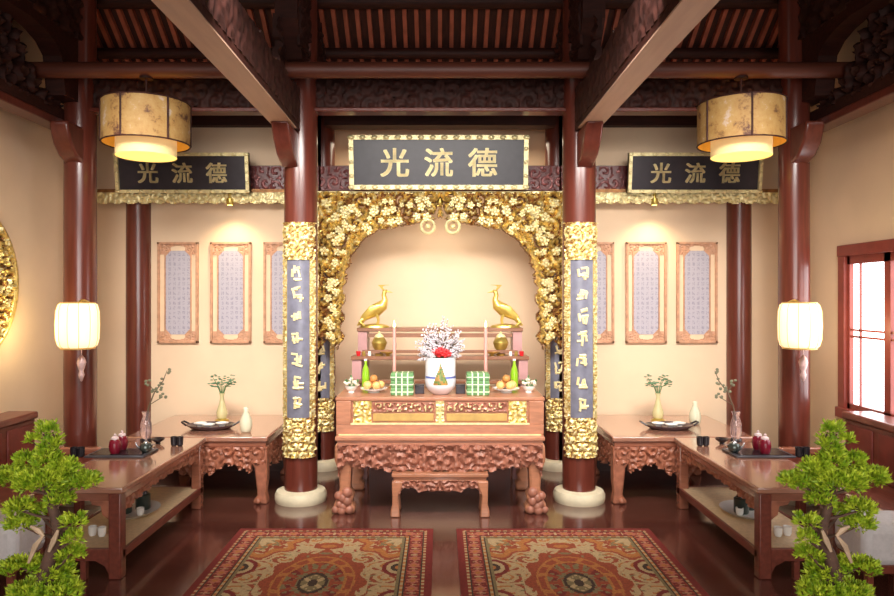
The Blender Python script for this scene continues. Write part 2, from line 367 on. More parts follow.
# ---------------------------------------------------------------- name plaques
def glyph(ch, size, mt, parent, x, z, y):
    c = bpy.data.curves.new('glyph', 'FONT'); c.body = ch; c.size = size; c.extrude = .012
    c.align_x = 'CENTER'; c.align_y = 'CENTER'
    o = bpy.data.objects.new('glyph', c); COL.objects.link(o)
    dg = bpy.context.evaluated_depsgraph_get(); me = bpy.data.meshes.new_from_object(o.evaluated_get(dg))
    bpy.data.objects.remove(o)
    xs = [v.co.x for v in me.vertices]; ys = [v.co.y for v in me.vertices]
    mx = (min(xs)+max(xs))/2; my = (min(ys)+max(ys))/2
    me.transform(Matrix.Rotation(pi/2, 4, 'X') @ Matrix.Translation((-mx, -my, 0)))
    import bmesh
    bm = bmesh.new(); e = .02*size
    for ox, oz in ((-e, -e*.6), (e, -e*.6), (-e, e*.6), (e, e*.6)):
        m2 = me.copy(); m2.transform(Matrix.Translation((ox, 0, oz))); bm.from_mesh(m2); bpy.data.meshes.remove(m2)
    bm.to_mesh(me); bm.free()
    me.materials.clear(); me.materials.append(mt)
    for p in me.polygons: p.material_index = 0
    o = bpy.data.objects.new('character', me); COL.objects.link(o); o.parent = parent; o.location = (x, y, z); return o
def plaque(x0, x1, z0, z1, y, size, dx, label, tilt=8):
    cx = (x0+x1)/2; t = thing('name_plaque', label, 'plaque', (cx, y, z0), 'name plaques'); t.rotation_euler = (radians(tilt), 0, 0)
    w2 = (x1-x0)/2; h = z1-z0; f = .045*h/.55
    B(-w2, w2, 0, .05, 0, h).build('panel', BLACK, t)
    m = MB()
    for a in ((-w2, w2, 0, f), (-w2, w2, h-f, h), (-w2, -w2+f, 0, h), (w2-f, w2, 0, h)): m.box(a[0], a[1], -.03, .04, a[2], a[3])
    nb = int(2*w2/.13)
    for i in range(nb+1):
        for zz in (f/2, h-f/2): m.ball((-w2+f/2+(2*w2-f)*i/nb, -.03, zz), f*.5, 8, 6, sx=1.6, sy=.7)
    for i in range(1, 4):
        for xx in (-w2+f/2, w2-f/2): m.ball((xx, -.03, h*i/4), f*.5, 8, 6, sy=.7)
    m.build('frame', GOLDP, t)
    for i, ch in enumerate('光流德'): glyph(ch, size, TEXT, t, (i-1)*dx, h*.5, -.006)
    return t
plaque(-1.005, .975, 3.21, 3.80, 7.80, .33, .487, 'large central black plaque with three gold characters, above the altar')
plaque(-3.60, -2.12, 3.17, 3.61, 7.80, .235, .38, 'smaller black plaque with gold characters in the left bay behind the lamp')
plaque(2.09, 3.57, 3.17, 3.61, 7.80, .235, .38, 'smaller black plaque with gold characters in the right bay behind the lamp')

# ---------------------------------------------------------------- gilded arch
AY = 7.93
t = thing('gilded_arch_screen', 'large gilded openwork arch framing the altar alcove', 'arch', (0.003, AY, 0))
def xin(z):   # inner half width of the opening at height z
    zz = np.array([1.40, 1.6, 2.0, 2.3, 2.5, 2.62, 2.70, 2.76, 2.80, 2.83, 2.9]); xx = np.array([1.14, 1.12, 1.09, 1.05, .985, .91, .82, .68, .5, .32, 0])
    return np.interp(z, zz, xx, right=0)
def arch_in(U, V):
    a = np.abs(U); edge = xin(V)+.035*np.sin(V*29+a*9)*np.cos(a*23)+.03*(vnoise(a*18, V*18, 2)-.5)
    solid = (a > edge) & ~((a < .07) & (V < 2.86))
    solid &= V > 1.47+.10*np.sin(a*26)*.6
    hole = (scroll(U, V, .17, 12) < .10) & (vnoise(a*11, V*11, 7) > .45)
    return solid & ~hole
relief('carving', [GOLDD, GOLD, GOLDP], -1.37, 1.37, 1.42, 3.19, .0115, arch_in,
    lambda U, V: .075*scroll(U, V, .17, 12)+.045*scroll(U, V, .075, 4)+.05*(vnoise(np.abs(U)*5, V*5, 1)), front(0), .02, t,
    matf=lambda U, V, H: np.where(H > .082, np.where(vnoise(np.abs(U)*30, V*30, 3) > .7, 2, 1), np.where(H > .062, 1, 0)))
m = MB()
m.box(-1.395, -1.365, -.05, .03, 1.62, 3.2); m.box(1.365, 1.395, -.05, .03, 1.62, 3.2); m.box(-1.395, 1.395, -.05, .03, 3.175, 3.205)
m.build('border_strip', GOLDP, t, bevel=.006)
for s in (-1, 1):
    m = MB()
    m.tube([(s*.14+.075*cos(q), -.1, 2.80+.075*sin(q)) for q in np.linspace(0, 2*pi, 20)], .018, 8)
    m.ball((s*.14, -.1, 2.80), .032, 10, 8); m.build('roundel', GOLDP, t)
    for k in range(14):   # leafy flourishes along the inner edge
        z = 1.6+.085*k; x = float(xin(z)); q = MB()
        q.tube([(s*(x+.11), -.05, z-.05), (s*(x+.05), -.1, z), (s*(x+.01), -.12, z+.06), (s*(x+.05), -.1, z+.09), (s*(x+.07), -.08, z+.06)], [.02, .024, .02, .014, .008], 7)
        q.build('leaf_flourish', GOLD, t)
rng = random.Random(4)
bl = MB()
for k in range(150):
    z = rng.uniform(1.55, 3.1); a = rng.uniform(0, 1.3)
    if a < float(xin(z))+.06: continue
    r = rng.uniform(.018, .036)
    for s in (-1, 1):
        for p in range(5):
            q = 2*pi*p/5+k; bl.ball((s*(a+r*cos(q)), -.115, z+r*sin(q)), r*.62, 6, 4, sy=.6)
        bl.ball((s*a, -.125, z), r*.5, 6, 4)
bl.build('blossoms', GOLDP, t)

# ---------------------------------------------------------------- couplet boards wrapped on columns
def couplet(x, y, r, label, seed):
    t = thing('couplet_board', label, 'couplet board', (x, y, 0), 'couplet boards'); R = r+.006; A = R*1.1
    z0, z1, p0, p1 = .453, 2.735, .84, 2.37
    relief('panel', [CPAN], -A*.62, A*.62, p0-.02, p1+.02, .02, TRUE, lambda U, V: 0*U+.004, cyl(R), .005, t)
    for a, b, sd in ((z0, p0, 3), (p1, z1, 4)):
        relief('carved_end', [GOLDD, GOLDP, GOLD], -A, A, a, b, .0095, lambda U, V: np.abs(U) < A*(.98+.08*np.sin(V*60)) if True else 0,
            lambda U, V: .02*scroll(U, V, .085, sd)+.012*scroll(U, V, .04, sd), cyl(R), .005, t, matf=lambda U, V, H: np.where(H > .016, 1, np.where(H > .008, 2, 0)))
    for s in (-1, 1):
        c = s*A*.81
        relief('border_strip', [GOLD, GOLDP], c-A*.19, c+A*.19, p0, p1, .0095, TRUE, lambda U, V: .014*scroll(U, V, .05, 9, False)+.006, cyl(R), .005, t,
            matf=lambda U, V, H: np.where(H > .012, 1, 0))
    rr = random.Random(seed)
    for i in range(7):    # seven brushed characters, too blurred in the photo to read
        zc = p1-.13-i*.21; m = MB(); d = R+.006
        for k in range(7):
            u0 = rr.uniform(-.05, .05); v0 = rr.uniform(-.06, .06); hz = k % 2 == 0
            u1 = u0+(.06 if hz else rr.uniform(-.02, .02))*(1 if u0 < 0 else -1); v1 = v0+(rr.uniform(-.01, .02) if hz else .075*(1 if v0 < 0 else -1))
            P = [(d*sin(u/R), -d*cos(u/R), zc+v) for u, v in ((u0, v0), ((u0+u1)/2, (v0+v1)/2), (u1, v1))]
            m.tube(P, .013, 5)
        m.build('character', TEXT, t)
    return t
couplet(-XI, YF, .163, 'curved gilded couplet board on the front column left of the altar', 1)
couplet(XI, YF, .163, 'curved gilded couplet board on the front column right of the altar', 2)
couplet(-XI, YR, .14, 'couplet board on the back column left of the altar, under the arch', 3)
couplet(XI, YR, .14, 'couplet board on the back column right of the altar, under the arch', 4)

# ---------------------------------------------------------------- framed calligraphy scrolls on the back wall
def paper_mat():
    m = bpy.data.materials.new('calligraphy_paper'); m.use_nodes = True; N = m.node_tree.nodes; L = m.node_tree.links; b = N['Principled BSDF']
    tc = N.new('ShaderNodeTexCoord'); sp = N.new('ShaderNodeSeparateXYZ'); L.new(tc.outputs['Object'], sp.inputs[0])
    def M(op, a, bb=None):
        n = N.new('ShaderNodeMath'); n.operation = op
        for i, v in enumerate((a, bb)):
            if v is None: continue
            if isinstance(v, (int, float)): n.inputs[i].default_value = v
            else: L.new(v, n.inputs[i])
        return n.outputs[0]
    cx = M('GREATER_THAN', M('SINE', M('MULTIPLY', sp.outputs['X'], 2*pi/.054)), -.25)
    cz = M('GREATER_THAN', M('SINE', M('MULTIPLY', sp.outputs['Z'], 2*pi/.056)), -.6)
    nz = N.new('ShaderNodeTexNoise'); nz.inputs['Scale'].default_value = 75; L.new(tc.outputs['Object'], nz.inputs['Vector'])
    ink = M('MULTIPLY', M('MULTIPLY', cx, cz), M('GREATER_THAN', nz.outputs['Fac'], .5))
    mx = N.new('ShaderNodeMix'); mx.data_type = 'RGBA'; L.new(M('MULTIPLY', ink, .5), mx.inputs[0])
    mx.inputs[6].default_value = (*lin((180, 174, 184)), 1); mx.inputs[7].default_value = (*lin((112, 112, 136)), 1)
    L.new(mx.outputs[2], b.inputs['Base Color']); b.inputs['Roughness'].default_value = .5; return m
PAPER = paper_mat()
FRAMEW = mat('light_carved_frame_wood', (196, 148, 116), .4, var=.15, scale=18)
SILK = mat('cream_silk_mount', (232, 204, 170), .7, var=.04)
def scroll_frame():
    t = thing('calligraphy_frame', '', 'framed calligraphy', (0, 0, 0), 'framed calligraphy on the back wall'); W, H = .235, 1.165
    B(-W+.01, W-.01, -.015, 0, .01, H-.01).build('mount', SILK, t)
    m = MB(); f = .028
    for a in ((-W, W, 0, f), (-W, W, H-f, H), (-W, -W+f, 0, H), (W-f, W, 0, H)): m.box(a[0], a[1], -.04, 0, a[2], a[3])
    for x in (-W+.085, W-.085): m.box(x-.008, x+.008, -.03, 0, .1, H-.1)
    m.build('frame', FRAMEW, t, bevel=.004)
    B(-W+.095, W-.095, -.022, -.01, .1, H-.1).build('calligraphy_sheet', PAPER, t)
    for zc, sg in ((0, 1), (H, -1)):
        def ins(U, V, zc=zc, sg=sg):
            v = (V-zc)*sg; return (v < .14-.075*np.cos(U*13)*(np.abs(U) < .16)) & (v > .0) & ~(((U/.09)**2+((v-.075)/.035)**2) < 1) & ((np.abs(U) < .15) | (np.abs(U) > .0))
        relief('fretwork', FRAMEW, -W+.02, W-.02, min(zc, zc+sg*.16), max(zc, zc+sg*.16), .008, ins, sh(.05, .012, 3), front(-.022), .01, t)
    return t
f0 = scroll_frame()
pl = [(-3.024, 'left bay, nearest the left slender back column'), (-2.414, 'left bay, middle of three'), (-1.80, 'left bay, partly hidden by the left couplet column'),
      (1.774, 'right bay, partly hidden by the right couplet column'), (2.379, 'right bay, middle of three'), (2.965, 'right bay, nearest the right slender back column')]
for i, (x, l) in enumerate(pl):
    lab = 'tall narrow framed calligraphy on cream wall, '+l
    if i == 0: f0.location = (x, YB-.002, 1.48); f0['label'] = lab
    else: dup(f0, lab, (x, YB-.002, 1.48))

# ---------------------------------------------------------------- gold disc on the left wall
t = thing('gold_carved_disc', 'large round gilded openwork disc on the left wall', 'wall ornament', (-XW, 5.86, 2.13)); R = .70
relief('carving', [GOLDD, GOLD, GOLDP], -R, R, -R, R, .014, lambda U, V: (np.hypot(U, V) < R-.04) & ~((scroll(U, V, .13, 3, False) < .12)), lambda U, V: .05*scroll(U, V, .13, 3, False)+.02*scroll(U, V, .06, 3, False), sidem(.02, 1), .018, t,
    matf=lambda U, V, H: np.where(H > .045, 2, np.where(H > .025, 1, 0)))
MB().tube([(.036, (R-.03)*cos(q), (R-.03)*sin(q)) for q in np.linspace(0, 2*pi, 61)], .032, 10).build('rim', GOLD, t)

# ---------------------------------------------------------------- lanterns on the outer columns
SHADE = mat('glowing_lantern_paper', (255, 236, 190), .8, var=.02, emit=.95)
LBAND = mat('lantern_band', (226, 186, 110), .4, .3, var=.1)
TASS = mat('silver_pink_tassel', (214, 180, 176), .4, .3, var=.2, scale=30)
def lantern():
    t = thing('wall_lantern', '', 'lantern', (0, 0, 0), 'column lanterns')
    m = MB(); prof = [(.145, 0), (.168, .02), (.184, .08), (.188, .21), (.184, .34), (.168, .40), (.145, .42)]
    m.lathe(prof, n=32, c=(0, 0, .02)); sh_ = m.build('shade', SHADE, t, angle=80)
    for z in (0.01, .432): MB().lathe([(.1, z-.005), (.15, z-.003), (.154, z+.012), (.1, z+.016)], n=32).build('band', LBAND, t, label='brass band')
    m = MB()
    for k in range(12): q = 2*pi*k/12; m.tube([((p[0]+.002)*cos(q), (p[0]+.002)*sin(q), p[1]+.02) for p in prof], .0025, 4)
    m.build('ribs', LBAND, sh_)
    MB().tube([(0, .02, .44), (0, .06, .46), (0, .13, .46), (0, .21, .44)], .012, 8).build('arm', BRASS, t)
    m = MB(); m.tube([(.035, 0, 0), (.035, 0, -.06)], .005, 6); m.lathe([(.005, -.05), (.03, -.08), (.042, -.12), (.03, -.17), (.018, -.2), (.028, -.235), (.012, -.29), (.002, -.3)], (.035, 0, 0), 10)
    m.build('tassel', TASS, t, label='silvery pink carved tassel')
    return t
L0 = lantern(); L0.location = (-3.40, 6.57, 1.515); L0['label'] = 'glowing cream barrel lantern on the left outer column, near the gold disc'
dup(L0, 'glowing cream barrel lantern on the right outer column, near the window', (3.375, 6.57, 1.515))
for s in (-1, 1): lamp('lantern_bulb', 'POINT', (s*3.72, 6.42, 1.72), 6, (1, .82, .45), .1)

# ---------------------------------------------------------------- pendant drum lamps
def drum_mat():
    m = bpy.data.materials.new('painted_silk_drum'); m.use_nodes = True; N = m.node_tree.nodes; L = m.node_tree.links; b = N['Principled BSDF']
    tc = N.new('ShaderNodeTexCoord'); nz = N.new('ShaderNodeTexNoise'); nz.inputs['Scale'].default_value = 6; nz.inputs['Detail'].default_value = 6; nz.inputs['Roughness'].default_value = .7
    L.new(tc.outputs['Object'], nz.inputs['Vector']); cr = N.new('ShaderNodeValToRGB'); L.new(nz.outputs['Fac'], cr.inputs[0])
    e = cr.color_ramp.elements; e[0].position = .38; e[0].color = (*lin((84, 48, 32)), 1); e[1].position = .47; e[1].color = (*lin((158, 120, 66)), 1)
    q = e.new(.6); q.color = (*lin((168, 134, 80)), 1); q = e.new(.66); q.color = (*lin((180, 158, 140)), 1)
    L.new(cr.outputs[0], b.inputs['Base Color']); L.new(cr.outputs[0], b.inputs['Emission Color']); b.inputs['Emission Strength'].default_value = .05; b.inputs['Roughness'].default_value = .7
    return m
DRUM = drum_mat(); INNER = mat('lit_inner_shade', (240, 212, 150), .7, var=.03, emit=.3)
DIFF = mat('lit_diffuser', (255, 232, 120), .6, var=.02, emit=1.3); AMBER = mat('amber_lining', (214, 150, 50), .6, var=.1, emit=.35)
def pendant():
    t = thing('pendant_lamp', '', 'ceiling lamp', (0, 0, 0), 'drum pendant lamps'); R = .382; h = .372
    m = MB(); m.lathe([(R, 0), (R, h)], n=48); m.f = m.f[:-2]; m.m = m.m[:-2]
    os_ = m.build('outer_shade', DRUM, t, angle=60)
    m = MB(); m.lathe([(R-.008, .002), (R-.008, h-.002)], n=48); m.f = m.f[:-2]; m.m = m.m[:-2]
    m.build('lining', AMBER, os_, angle=60, label='amber shade lining')
    m = MB()
    for z in (0, h): m.tube([(R*cos(q), R*sin(q), z) for q in np.linspace(0, 2*pi, 49)], .007, 6)
    for k in range(6): q = 2*pi*k/6+.35; m.tube([((R+.003)*cos(q), (R+.003)*sin(q), 0), ((R+.003)*cos(q), (R+.003)*sin(q), h)], .009, 6)
    m.build('frame', BEAMC, t)
    m = MB(); m.lathe([(.265, -.115), (.265, .12)], n=40); m.f = m.f[:-2]; m.m = m.m[:-2]
    is_ = m.build('inner_shade', INNER, t, angle=60, label='pale glowing inner drum')
    MB().lathe([(.26, -.108), (.26, -.095)], n=40).build('diffuser', DIFF, is_, label='yellow glowing diffuser')
    m = MB(); m.tube([(0, 0, -.06), (0, 0, .62)], .012, 8); m.lathe([(.06, .60), (.06, .62), (.02, .63)], n=16)
    for q in (0, pi/2): m.tube([(-R*cos(q), -R*sin(q), h-.01), (R*cos(q), R*sin(q), h-.01)], .006, 5)
    m.build('rod', BEAMC, t); return t
P0 = pendant(); P0.location = (-2.706, 6.45, 3.415); P0['label'] = 'drum pendant lamp with painted silk shade in the left bay'
dup(P0, 'drum pendant lamp with painted silk shade in the right bay', (2.775, 6.45, 3.415))
# bay downlights
for x, l in ((-2.37, 'left bay above framed calligraphy'), (0, 'centre under the gilded arch'), (2.42, 'right bay above framed calligraphy')):
    t = thing('spotlight', 'small warm spotlight, '+l, 'spotlight', (x, 7.9 if x else 7.95, 3.05), 'bay spotlights')
    MB().lathe([(.03, 0), (.04, .02), (.04, .07), (.02, .08), (.02, .16)], n=16).build('housing', BRASS, t)
    MB().lathe([(.028, -.004), (.028, .0)], n=16).build('lens', mat('lit_lens', (255, 214, 110), .5, emit=6), t, label='lit yellow lens')

# ---------------------------------------------------------------- side tables
def leg_outline(h, w=.2, s=1):
    return [(0, h), (0, .42*h), (s*-.0+s*.015, .2*h), (0, .06*h), (0, 0), (s*w*.85, 0), (s*w*.9, .05*h), (s*w*.6, .16*h), (s*w*.72, .4*h), (s*w*.8, .62*h), (s*w*1.1, .75*h), (s*w*1.25, .85*h), (s*w*1.25, h)]
def apron_mask(w2, z1, d, fr=34):
    return lambda U, V: V > z1-d*(.55+.38*np.cos(U/w2*pi)**2*(np.abs(U) < w2*.8)+.16*np.abs(np.sin(U*fr))+.1*np.sin(U*11)**2)
def offering_table(s, nm):
    t = thing('offering_table', f'carved red wood side table with scalloped apron, {nm} of the altar', 'table', (s*2.36, 7.41, 0), 'side offering tables', sx=-s)
    # local +x points to the altar; outer edge hidden by the long table
    W, D, H = .69, .645, .657
    B(-W, W, -D, D, H-.05, H).build('tabletop', WTOP, t, bevel=.012)
    m = MB(); m.box(-W+.02, W-.02, -D+.02, D-.02, H-.1, H-.05); m.build('waist', WOOD, t, bevel=.006)
    aw = W-.02; zt = H-.1
    relief('front_apron', CARV, -.62, aw, zt-.34, zt, .0125, apron_mask(aw, zt, .26), sh(.11, .035, 4, False), front(-D+.03), .03, t)
    relief('side_apron', CARV, -D+.04, D-.04, zt-.34, zt, .0125, apron_mask(D, zt, .26), sh(.11, .03, 5, False), sidem(W-.04, 1), .03, t)
    for yy in (-D+.02, D-.14):
        for xs, ss in ((W-.01, -1), (-.60, 1)):
            o = [(xs+a, b) for a, b in leg_outline(zt, .15, ss)]
            MB().prism(o, yy, yy+.12, 'y').build('leg', CARV, t, bevel=.015)
    m = MB(); m.ball((W-.09, -D+.01, .035), .03, 10, 8); m.build('foot_scroll', CARV, t)
    return t
def long_table(s, nm):
    t = thing('long_tea_table', f'long red wood tea table with low shelf, running forward on the {nm} side', 'table', (s*2.245, 4.95, 0), 'long tea tables', sx=-s)
    W, D, H = .66, 1.79, .657     # local x runs 0..-W away from the aisle, y 0..D
    B(-W, 0, 0, D, H-.045, H).build('tabletop', WTOP, t, bevel=.01)
    m = MB(); m.box(-W+.03, -.03, .03, D-.02, H-.1, H-.045); m.build('waist', WOOD, t)
    for x in (-.11, -W+.02):
        for y in (.015, D-.12): B(x, x+.09, y, y+.09, 0, H-.045).build('leg', WOODD if y < .5 else WOOD, t, bevel=.01)
    B(-W+.03, -.03, .06, D-.06, .16, .195).build('shelf', CREAM, t, label='cream cane shelf')
    m = MB(); m.box(-.045, -.02, .05, D-.05, .14, .2); m.box(-W+.02, -W+.045, .05, D-.05, .14, .2); m.box(-W+.03, -.03, .02, .06, .13, .215); m.box(-W+.03, -.03, D-.06, D-.03, .14, .2)
    m.build('shelf_rail', WOODD, t, bevel=.004)
    relief('side_apron', CARV, .1, D-.1, H-.26, H-.09, .0125, lambda U, V: V > H-.13-.11*np.clip(np.abs(U-D/2)/(D/2), 0, 1)**3-.025*np.abs(np.sin(U*20)), sh(.09, .02, 5, False), sidem(-.05, 1), .02, t)
    for x, q in ((-.11, -1), (-W+.11, 1)):
        MB().prism([(x, H-.1), (x+q*.14, H-.1), (x+q*.12, H-.13), (x+q*.06, H-.14), (x+q*.05, H-.2), (x, H-.24)], .03, .055, 'y').build('corner_bracket', CARV, t, bevel=.004)
        MB().prism([(x, .13), (x+q*.1, .13), (x+q*.03, .09), (x, .03)], .03, .055, 'y').build('corner_bracket', WOODD, t)
    B(-.31, -.27, .02, .06, 0, .13).build('foot_post', WOODD, t)
    return t
for s, nm in ((-1, 'left'), (1, 'right')):
    offering_table(s, nm); long_table(s, nm)

# ---------------------------------------------------------------- benches and stools
def bench(s, nm, near):
    t = thing('wall_bench', f'dark red wooden bench with high panelled back against the {nm} wall {near}', 'bench', (s*3.98, 0, 0), 'wall benches', sx=-s)
    Y0, Y1 = 3.6, 6.42     # local x grows towards the aisle
    m = MB(); m.box(.02, .74, Y0, Y1, .38, .44); m.build('seat', WOODD, t, bevel=.01)
    m = MB(); m.box(.02, .3, Y0, Y1, .9, .965); m.box(.2, .27, Y0, Y1, .44, .9); m.build('back_rail', WOODD, t, bevel=.015)
    for k in range(6):
        a = Y0+.04+k*(Y1-Y0)/6; B(.27, .285, a, a+(Y1-Y0)/6-.08, .5, .86).build('back_panel', mat('maroon_back_panel', (120, 52, 44), .4, var=.2), t, bevel=.006)
    B(.735, .765, Y0, Y1, .405, .445).build('seat_edge', CREAM, t, label='pale seat edge strip')
    B(.2, .85, Y1, Y1+.07, .56, .625).build('arm_rail', WOOD, t, bevel=.015)
    B(.2, .85, Y1+.01, Y1+.05, .2, .57).build('end_panel', WOODD, t)
    for y in (Y0+.03, (Y0+Y1)/2, Y1-.08):
        for x in (.06, .66): B(x, x+.07, y, y+.07, 0, .39).build('leg', WOODD, t, bevel=.008)
    return t
bench(-1, 'left', 'below the gold disc'); bench(1, 'right', 'below the window')
def stool(s, nm):
    t = thing('upholstered_stool', f'boxy light grey upholstered stool on dark feet behind the {nm} bonsai', 'stool', (s*2.93, 4.62, 0), 'grey stools', sx=-s)
    B(-.24, .24, -.19, .19, .29, .555).build('cushion', GREYC, t, bevel=.05)
    B(-.22, .22, -.17, .17, .24, .3).build('base_frame', WOODD, t, bevel=.01)
    for x in (-.2, .16):
        for y in (-.15, .11): B(x, x+.04, y, y+.04, 0, .25).build('leg', WOODD, t)
stool(-1, 'left'); stool(1, 'right')

# ---------------------------------------------------------------- altar
t = thing('altar_table', 'large carved rosewood altar table with lion feet, centre of hall', 'altar table', (0.0, 6.48, 0))
W, D, H = .975, .95, .713
B(-W, W, 0, D, H-.04, H).build('tabletop', ALT, t, bevel=.01)
B(-W+.02, W-.02, .02, D-.02, H-.075, H-.04).build('waist', ALT, t)
relief('front_apron', ALTC, -W+.03, W-.03, .33, H-.07, .0115, lambda U, V: V > np.where(np.abs(U) < .52, .40+.012*np.sin(np.abs(U)*30), np.interp(np.abs(U), [.52, .6, .72, .8, .86, .95], [.405, .43, .44, .42, .50, .33]))+.012*np.sin(np.abs(U)*50),
    lambda U, V: .045*scroll(U, V, .15, 21)+.02*scroll(U, V, .07, 2)+.02, front(.02), .03, t)
for s in (-1, 1):
    relief('side_apron', ALTC, .1, D-.1, .42, H-.07, .02, TRUE, sh(.12, .03, 3, False), sidem(s*(W-.05), s), .02, t)
    for yy in (0.0, D-.16):
        o = [(W, H-.07), (W+.005, .5), (W-.035, .38), (W-.045, .22), (W-.01, .17), (W-.03, .12), (W+.01, .1), (W+.015, 0), (W-.18, 0), (W-.19, .06), (W-.15, .1), (W-.18, .16), (W-.14, .22), (W-.15, .38), (W-.16, .46), (W-.2, .54), (W-.2, H-.07)]
        MB().prism([(s*a, b) for a, b in o], yy, yy+.16, 'y').build('leg', ALT, t, bevel=.022)
    m = MB()
    for (xx, zz, rr_) in ((.86, .2, .05), (.94, .17, .04), (.86, .12, .045), (.93, .09, .035), (.84, .04, .04), (.91, .035, .045), (.97, .04, .035), (.90, .15, .045), (.90, .07, .04)):
        m.ball((s*xx, .0, zz), rr_, 10, 8, sy=.8)
    m.build('lion_foot_carving', ALTC, t)
t = thing('altar_cabinet', 'upper altar cabinet with gilded front panels, standing on the altar table', 'altar cabinet', (0, 6.58, .7135))
H = .352; W = .975
B(-W, W, .015, .82, 0, H-.035).build('body', ALT, t)
B(-W-.01, W+.01, 0, .83, H-.035, H).build('top_board', ALT, t, bevel=.008)
m = MB(); m.box(-W, W, -.012, .02, .0, .1); m.box(-W, -W+.14, -.012, .02, .1, H-.035); m.box(W-.14, W, -.012, .02, .1, H-.035); m.build('front_frame', ALT, t, bevel=.006)
for s in (-1, 1): relief('gilded_corner', [GOLD, GOLDP], s*.73-.085, s*.73+.085, .11, .315, .01, TRUE, sh(.08, .03, 2), front(.01), .01, t, matf=lambda U, V, H: (H > .012).astype(int))
B(-.84, .84, -.016, .02, .098, .112).build('gold_line', GOLDP, t); B(-.95, .95, -.02, 0, -.0, .008).build('gold_line', GOLDP, t)
for s in (-1, 1):
    B(min(s*.06, s*.63), max(s*.06, s*.63), -.002, .02, .13, .2).build('drawer_front', mat('olive_gold_drawer', (196, 160, 92), .4, .3, var=.12), t, bevel=.004)
    relief('gilded_band', [ALTC, GOLDP], min(s*.06, s*.63), max(s*.06, s*.63), .22, .30, .01, TRUE, sh(.075, .025, 4), front(.01), .01, t, matf=lambda U, V, H: (H > .015).astype(int))
relief('gilded_centre_post', [GOLDP], -.04, .04, .11, .315, .01, TRUE, sh(.06, .03, 4), front(.0), .015, t)
# tiered stand
t = thing('tiered_altar_stand', 'open three-step wooden offering stand behind the altar cabinet', 'altar stand', (0, 0, 0))
ST = mat('brown_stand_board', (128, 84, 58), .35, var=.12)
for y0, y1, z, w2, nm in ((7.7, 8.0, 1.67, .915, 1), (7.5, 7.75, 1.375, .955, 2), (7.43, 7.55, 1.125, .965, 3)):
    B(-w2, w2, y0, y1, z-.04, z).build('step', ST, t, bevel=.006)
    if nm < 3: B(-w2+.12, w2-.12, y0+.03, y0+.05, z-.105 if nm == 1 else z+.03, z-.06 if nm == 1 else z+.065).build('rail', ST, t)
for s in (-1, 1):
    for y0, y1, z0, z1, x in ((7.72, 7.98, 0, 1.63, .855), (7.52, 7.74, 0, 1.335, .895), (7.45, 7.53, 0, 1.085, .9)):
        B(s*x-.05, s*x+.05, y0, y1, z0, z1).build('end_board', MAUVE, t, label='mauve end board')
    B(s*.5-.015, s*.5+.015, 7.72, 7.75, 1.375, 1.63).build('post', ST, t)
# footstool
t = thing('altar_footstool', 'small carved kneeling bench in front of the altar table', 'footstool', (0, 6.37, 0))
W, D, H = .44, .3, .40
B(-W, W, -.0, D, H-.035, H).build('top', ALT, t, bevel=.008); B(-W+.02, W-.02, .02, D-.02, H-.07, H-.035).build('waist', ALT, t)
relief('front_apron', ALTC, -W+.03, W-.03, .2, H-.065, .01, lambda U, V: V > np.interp(np.abs(U), [0, .2, .27, .33, .38], [.235, .235, .27, .26, .2])+.008*np.sin(np.abs(U)*60), sh(.08, .03, 8), front(.03), .02, t)
for s in (-1, 1):
    for yy in (0, D-.07):
        MB().prism([(s*a, b) for a, b in ((W, H-.07), (W-.005, .12), (W+.01, .06), (W+.012, 0), (W-.075, 0), (W-.07, .05), (W-.06, .2), (W-.09, .27), (W-.1, H-.07))], yy, yy+.07, 'y').build('leg', ALT, t, bevel=.012)

